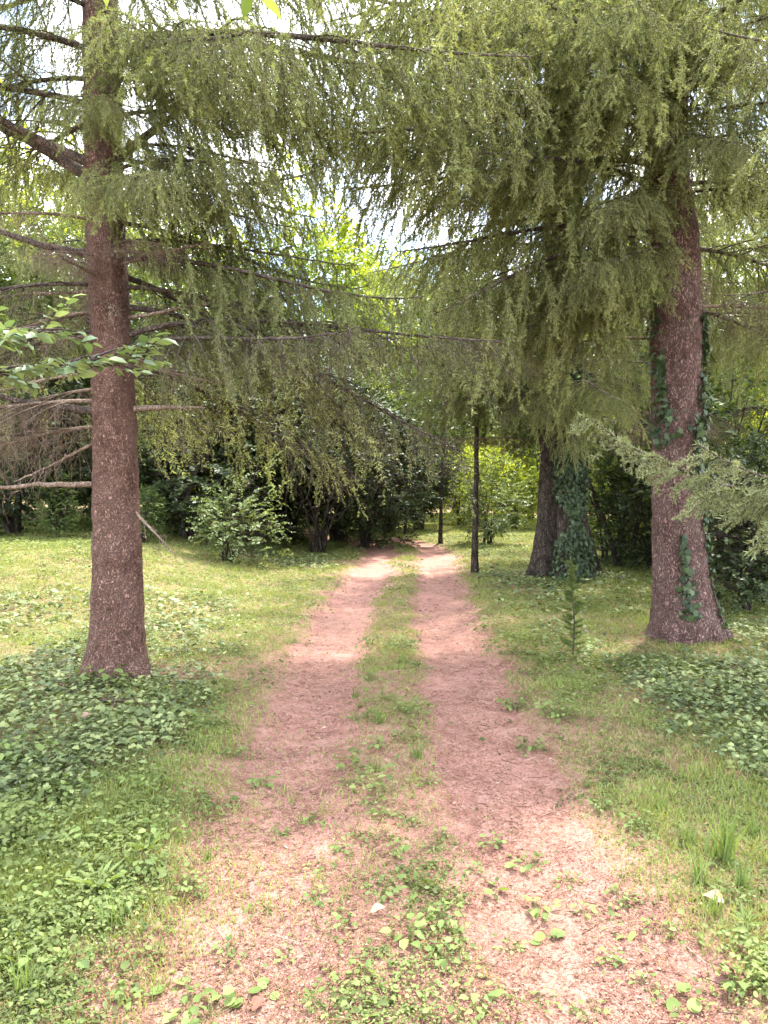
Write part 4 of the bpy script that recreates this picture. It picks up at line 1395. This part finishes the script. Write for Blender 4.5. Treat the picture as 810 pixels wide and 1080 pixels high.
# weeds
def weed_variant(seed, kind):
    r = np.random.default_rng(seed)
    st, lv = MB(), MB()
    if kind == 'tuft':
        n = 46
        a = r.uniform(0, 6.28, n)
        X = np.stack([np.cos(a), np.sin(a), r.normal(0, .1, n)], 1)
        Z = unit(np.stack([r.normal(0, .25, n), r.normal(0, .25, n), np.ones(n)], 1))
        p = np.stack([r.normal(0, .025, n), r.normal(0, .025, n), np.zeros(n)], 1)
        lv.add(*scatter(*BLADE, p, X, Z, np.stack([r.uniform(.06, .16, n), r.uniform(.004, .008, n), r.uniform(.07, .19, n)], 1), r.uniform(.3, 1, n)))
        return None, lv.mesh('blades', M['weed'])
    if kind == 'strap':
        n = 14
        a = np.arange(n) * 2.4
        X = np.stack([np.cos(a), np.sin(a), r.uniform(.4, 1.1, n)], 1)
        p = np.stack([np.cos(a) * .01, np.sin(a) * .01, np.full(n, .005)], 1)
        lv.add(*scatter(*LEAF6, p, X, np.tile([0, 0, 1.0], (n, 1)), np.stack([r.uniform(.10, .17, n), r.uniform(.03, .045, n), r.uniform(.1, .2, n)], 1), r.uniform(.4, .9, n)))
        return None, lv.mesh('leaves', M['weed'])
    m = {'broad': 14, 'small': 22, 'round': 4, 'bush': 42}[kind]
    hgt = {'broad': .09, 'small': .06, 'round': .06, 'bush': .17}[kind]
    sp = {'broad': .075, 'small': .08, 'round': .05, 'bush': .15}[kind]
    size = {'broad': .050, 'small': .028, 'round': .055, 'bush': .052}[kind]
    a = r.uniform(0, 6.28, m)
    d = sp * np.sqrt(r.uniform(.05, 1, m))
    z = hgt * r.uniform(.25, 1, m) * (1.1 - d / sp * .45)
    P = np.stack([np.cos(a) * d, np.sin(a) * d, z], 1)
    st.add(*tubes(P * np.array([.25, .25, 0]), P, P * 0 + np.array([0, 0, .006]), .0016, .0011, 3, 3))
    X = np.stack([np.cos(a) + r.normal(0, .4, m), np.sin(a) + r.normal(0, .4, m), r.normal(-.1, .25, m)], 1)
    Z = unit(np.stack([r.normal(0, .3, m), r.normal(0, .3, m), np.ones(m)], 1))
    tm = ROUND if kind == 'round' else LEAF6
    s = size * r.uniform(.65, 1.25, m)
    s3 = np.stack([s, s * (1.0 if kind == 'round' else 1.35), s], 1)
    lv.add(*scatter(*tm, P, X, Z, s3, np.clip(r.normal(.55, .2, m), 0, 1)))
    return st.mesh('stems', M['weed']), lv.mesh('leaves', M['weed'])


WEED = {k: [weed_variant(700 + 13 * i + len(k) * 7, k) for i in range(4)] for k in ('tuft', 'strap', 'broad', 'small', 'round', 'bush')}
WG = {'tuft': ('grass_tuft', 'taller tuft of grass blades standing out of the low growth', 'grass tuft', 'tufts of taller grass', 'blades'),
      'strap': ('plantain', 'strap-leaved plantain rosette among the low weeds', 'weed', 'strap-leaved plantains', 'leaves'),
      'broad': ('weed', 'broad-leaved weed seedling sprouting beside or on the bare track', 'weed', 'broad-leaved weeds on the track', 'leaves'),
      'small': ('weed', 'spreading small-leaved weed lying flat on reddish soil', 'weed', 'small-leaved weeds on the track', 'leaves'),
      'round': ('weed', 'weed with a few round pale leaves at ground level', 'weed', 'round-leaved weeds on the track', 'leaves'),
      'bush': ('weed', 'bushy leafy weed clump in the growth beside the track', 'weed', 'bushy weed clumps', 'leaves')}


def weed(kind, px, py, sc=1.0, label=None):
    Y = PY(py)
    x = GX(px, Y)
    nm_, lab, cat, grp, lf = WG[kind]
    z = float(zground(np.array([x]), np.array([Y]))[0])
    t = thing(nm_, label or lab, cat, (x, Y, z), None if label else grp, rng.uniform(0, 6.28), sc)
    st, lv = WEED[kind][rng.integers(0, 4)]
    if st:
        part('stems', st, t)
    part(lf, lv, t)


weed('broad', 430, 1000, .85, 'largest broad-leaved weed clump in the middle strip between the tracks')
weed('bush', 470, 985, .55, 'leafy weed clump next to the largest broad-leaved one in the middle strip')
weed('round', 586, 995, .8, 'weed with one big pale round leaf on the reddish track')
weed('strap', 95, 950, .95, 'big strap-leaved plantain rising from the lush growth beside the track')
weed('broad', 190, 1065, .75, 'broad-leaved weed on bare reddish soil at the bottom edge')
weed('round', 255, 1058, .7, 'low weed with pale round leaves on reddish soil at the bottom edge')
weed('tuft', 770, 915, 1.5, 'thick tuft of long yellow-green grass at the edge of the ivy carpet')
weed('bush', 108, 728, 1.35, 'yellow-tipped leafy sprout growing against the foot of the pinkish trunk')
for kind, lst in {
    'broad': [(128, 1055, .7), (215, 1078, 1), (380, 1040, 1), (65, 1035, 1.1), (30, 1030, 1), (575, 962, 1), (620, 965, .9), (560, 912, 1), (335, 955, .8), (365, 978, .8), (650, 1015, .9), (470, 1020, .9),
              (505, 1065, .8), (330, 870, .8), (230, 848, 1.2), (275, 825, .9), (395, 790, 1), (415, 905, .9), (440, 945, 1), (360, 900, .8), (520, 890, .8), (500, 925, .8), (300, 1010, .7), (700, 985, .9), (790, 1055, 1.1)],
    'small': [(395, 850, 1.1), (430, 870, 1.1), (365, 830, 1), (450, 830, 1), (375, 760, 1.2), (410, 740, 1.2), (390, 720, 1.3), (460, 900, 1), (400, 945, 1), (330, 915, 1), (290, 880, 1), (480, 955, 1), (445, 1050, 1),
              (270, 960, 1), (540, 1000, 1), (600, 930, 1), (660, 950, 1), (690, 1040, 1), (235, 1010, 1), (180, 985, 1), (345, 1070, 1), (580, 1060, 1), (630, 1070, 1)],
    'round': [(170, 1040, .9), (520, 945, .9), (545, 905, .9), (350, 1035, .8), (415, 1070, .9), (285, 1045, .8), (735, 1060, .9)],
    'bush': [(40, 960, 1), (90, 900, 1.1), (140, 930, 1), (170, 890, 1), (20, 890, 1.2), (60, 850, 1.2), (190, 940, .9), (120, 970, .9), (20, 810, 1.2), (220, 770, 1), (245, 800, .8), (560, 790, .9), (590, 760, 1),
             (545, 745, 1), (680, 880, .9), (640, 860, .8), (615, 690, 1.1), (150, 840, 1)],
    'strap': [(70, 985, .8), (150, 905, .9), (15, 1000, .8), (795, 985, .8)],
    'tuft': [(730, 895, 1.2), (790, 950, 1.2), (745, 940, 1), (800, 890, 1.2), (110, 990, .9), (375, 735, 1), (400, 765, 1), (425, 700, 1), (700, 860, 1), (215, 905, .8), (760, 975, 1), (440, 800, .9), (395, 815, .9), (20, 1060, 1)],
}.items():
    for px, py, sc in lst:
        weed(kind, px, py, sc * rng.uniform(.55, .9))

# fallen stick and dry bits by the trunk foot
x, y = GX(130, PY(748)), PY(748)
r = np.random.default_rng(2)
P = np.array([(-.22, .02, .03), (-.08, 0, .045), (.08, -.02, .04), (.18, -.07, .03), (.22, -.15, .02)])
mb = MB().add(*tube(P, [.014, .013, .011, .009, .005], 8))
mb.add(*tube([(-.08, 0, .045), (-.05, -.09, .04), (-.055, -.16, .02)], [.006, .005, .003], 6))
o = part('fallen_branch', mb.mesh('fallen_branch', M['deadwood'], True), None, (x, y, float(zground(np.array([x]), np.array([y]))[0])))
tag(o, 'short broken stick lying at the foot of the bare pinkish trunk', 'stick')


def dry_leaf(px, py, size, tint, label, yaw):
    Y = PY(py)
    x = GX(px, Y)
    n, m = 9, 5
    u, v = np.meshgrid(np.linspace(0, 1, n), np.linspace(-1, 1, m), indexing='ij')
    w = .30 * np.sin(np.pi * np.clip(u, .02, .98)) ** .8
    V = np.stack([u, v * w, .16 * np.abs(v) * w * 3 + .25 * np.sin(u * 2.6) * .5 + .03 * np.sin(u * 9 + v * 3)], 2).reshape(-1, 3) * size
    i, j = np.meshgrid(np.arange(n - 1), np.arange(m - 1), indexing='ij')
    A = (i * m + j).ravel()
    T = np.concatenate([np.stack([A, A + 1, A + m + 1], 1), np.stack([A, A + m + 1, A + m], 1)])
    o = part('dead_leaf', MB().add(V, T, tint).mesh('dead_leaf', M['litter'], True), None, (x, Y, float(zground(np.array([x]), np.array([Y]))[0]) + .015), (.2, -.1, yaw))
    tag(o, label, 'leaf')


dry_leaf(748, 955, .10, .82, 'large pale curled dead leaf among the grass tufts', -1.1)
dry_leaf(390, 970, .06, .8, 'small tan dead leaf in the middle strip', .4)
dry_leaf(80, 765, .10, .85, 'bleached dead leaf lying in the ivy by the pinkish trunk', .9)
dry_leaf(785, 1043, .07, .35, 'rust-red dead leaf at the bottom edge beside the track', 2.2)
dry_leaf(262, 1072, .06, .35, 'rust-red dead leaf on the soil at the bottom edge near round leaves', 1.2)

# ================================================================== LIGHT, SKY, CAMERA
W = bpy.data.worlds.new('World')
SC.world = W
W.use_nodes = True
nt = W.node_tree
nt.nodes.clear()
N, L = nt.nodes.new, nt.links.new
EL, AZ = math.radians(64), math.radians(30)      # sun high, ahead and to the right
sky = N('ShaderNodeTexSky')
sky.sky_type = 'NISHITA'
sky.sun_disc = False
sky.sun_elevation = EL
sky.sun_rotation = AZ
sky.air_density = 1.0
sky.dust_density = 1.5
tc = N('ShaderNodeTexCoord')
nz = N('ShaderNodeTexNoise')
nz.inputs['Scale'].default_value = 3.0
nz.inputs['Detail'].default_value = 8
nz.inputs['Roughness'].default_value = .6
L(tc.outputs['Generated'], nz.inputs['Vector'])
mr = N('ShaderNodeMapRange')
mr.inputs['From Min'].default_value = .43
mr.inputs['From Max'].default_value = .56
mr.inputs['To Min'].default_value = .05
L(nz.outputs['Fac'], mr.inputs['Value'])
mx = N('ShaderNodeMix')
mx.data_type = 'RGBA'
L(mr.outputs[0], mx.inputs[0])
L(sky.outputs[0], mx.inputs[6])
mx.inputs[7].default_value = (12, 12.3, 13, 1)
bg = N('ShaderNodeBackground')
bg.inputs['Strength'].default_value = .12
L(mx.outputs[2], bg.inputs[0])
wo = N('ShaderNodeOutputWorld')
L(bg.outputs[0], wo.inputs[0])

sd = bpy.data.lights.new('sun', 'SUN')
sd.energy = 2.7
sd.angle = math.radians(2.5)
sd.color = (1.0, .95, .86)
so = bpy.data.objects.new('sun', sd)
put(so)
v = Vector((math.cos(EL) * math.sin(AZ), math.cos(EL) * math.cos(AZ), math.sin(EL)))
so.rotation_euler = (-v).to_track_quat('-Z', 'Y').to_euler()
so.location = v * 40

cd = bpy.data.cameras.new('camera')
cd.sensor_fit = 'VERTICAL'
cd.sensor_height = 24
cd.lens = 24 * F / 1080
cd.clip_start = .05
cd.clip_end = 2000
co = bpy.data.objects.new('camera', cd)
put(co)
co.location = (0, 0, CAMZ)
co.rotation_euler = (math.radians(90) - math.atan((540 - HZ) / F), 0, 0)
SC.camera = co

SC.view_settings.view_transform = 'Standard'
SC.view_settings.look = 'None'
SC.view_settings.exposure = 2.5
SC.view_settings.gamma = 1
SC.view_settings.use_curve_mapping = False
SC.cycles.max_bounces = 4
SC.cycles.diffuse_bounces = 2
SC.cycles.glossy_bounces = 1
SC.cycles.transmission_bounces = 2
SC.cycles.transparent_max_bounces = 4
SC.cycles.caustics_reflective = False
SC.cycles.caustics_refractive = False
SC.cycles.use_denoising = True
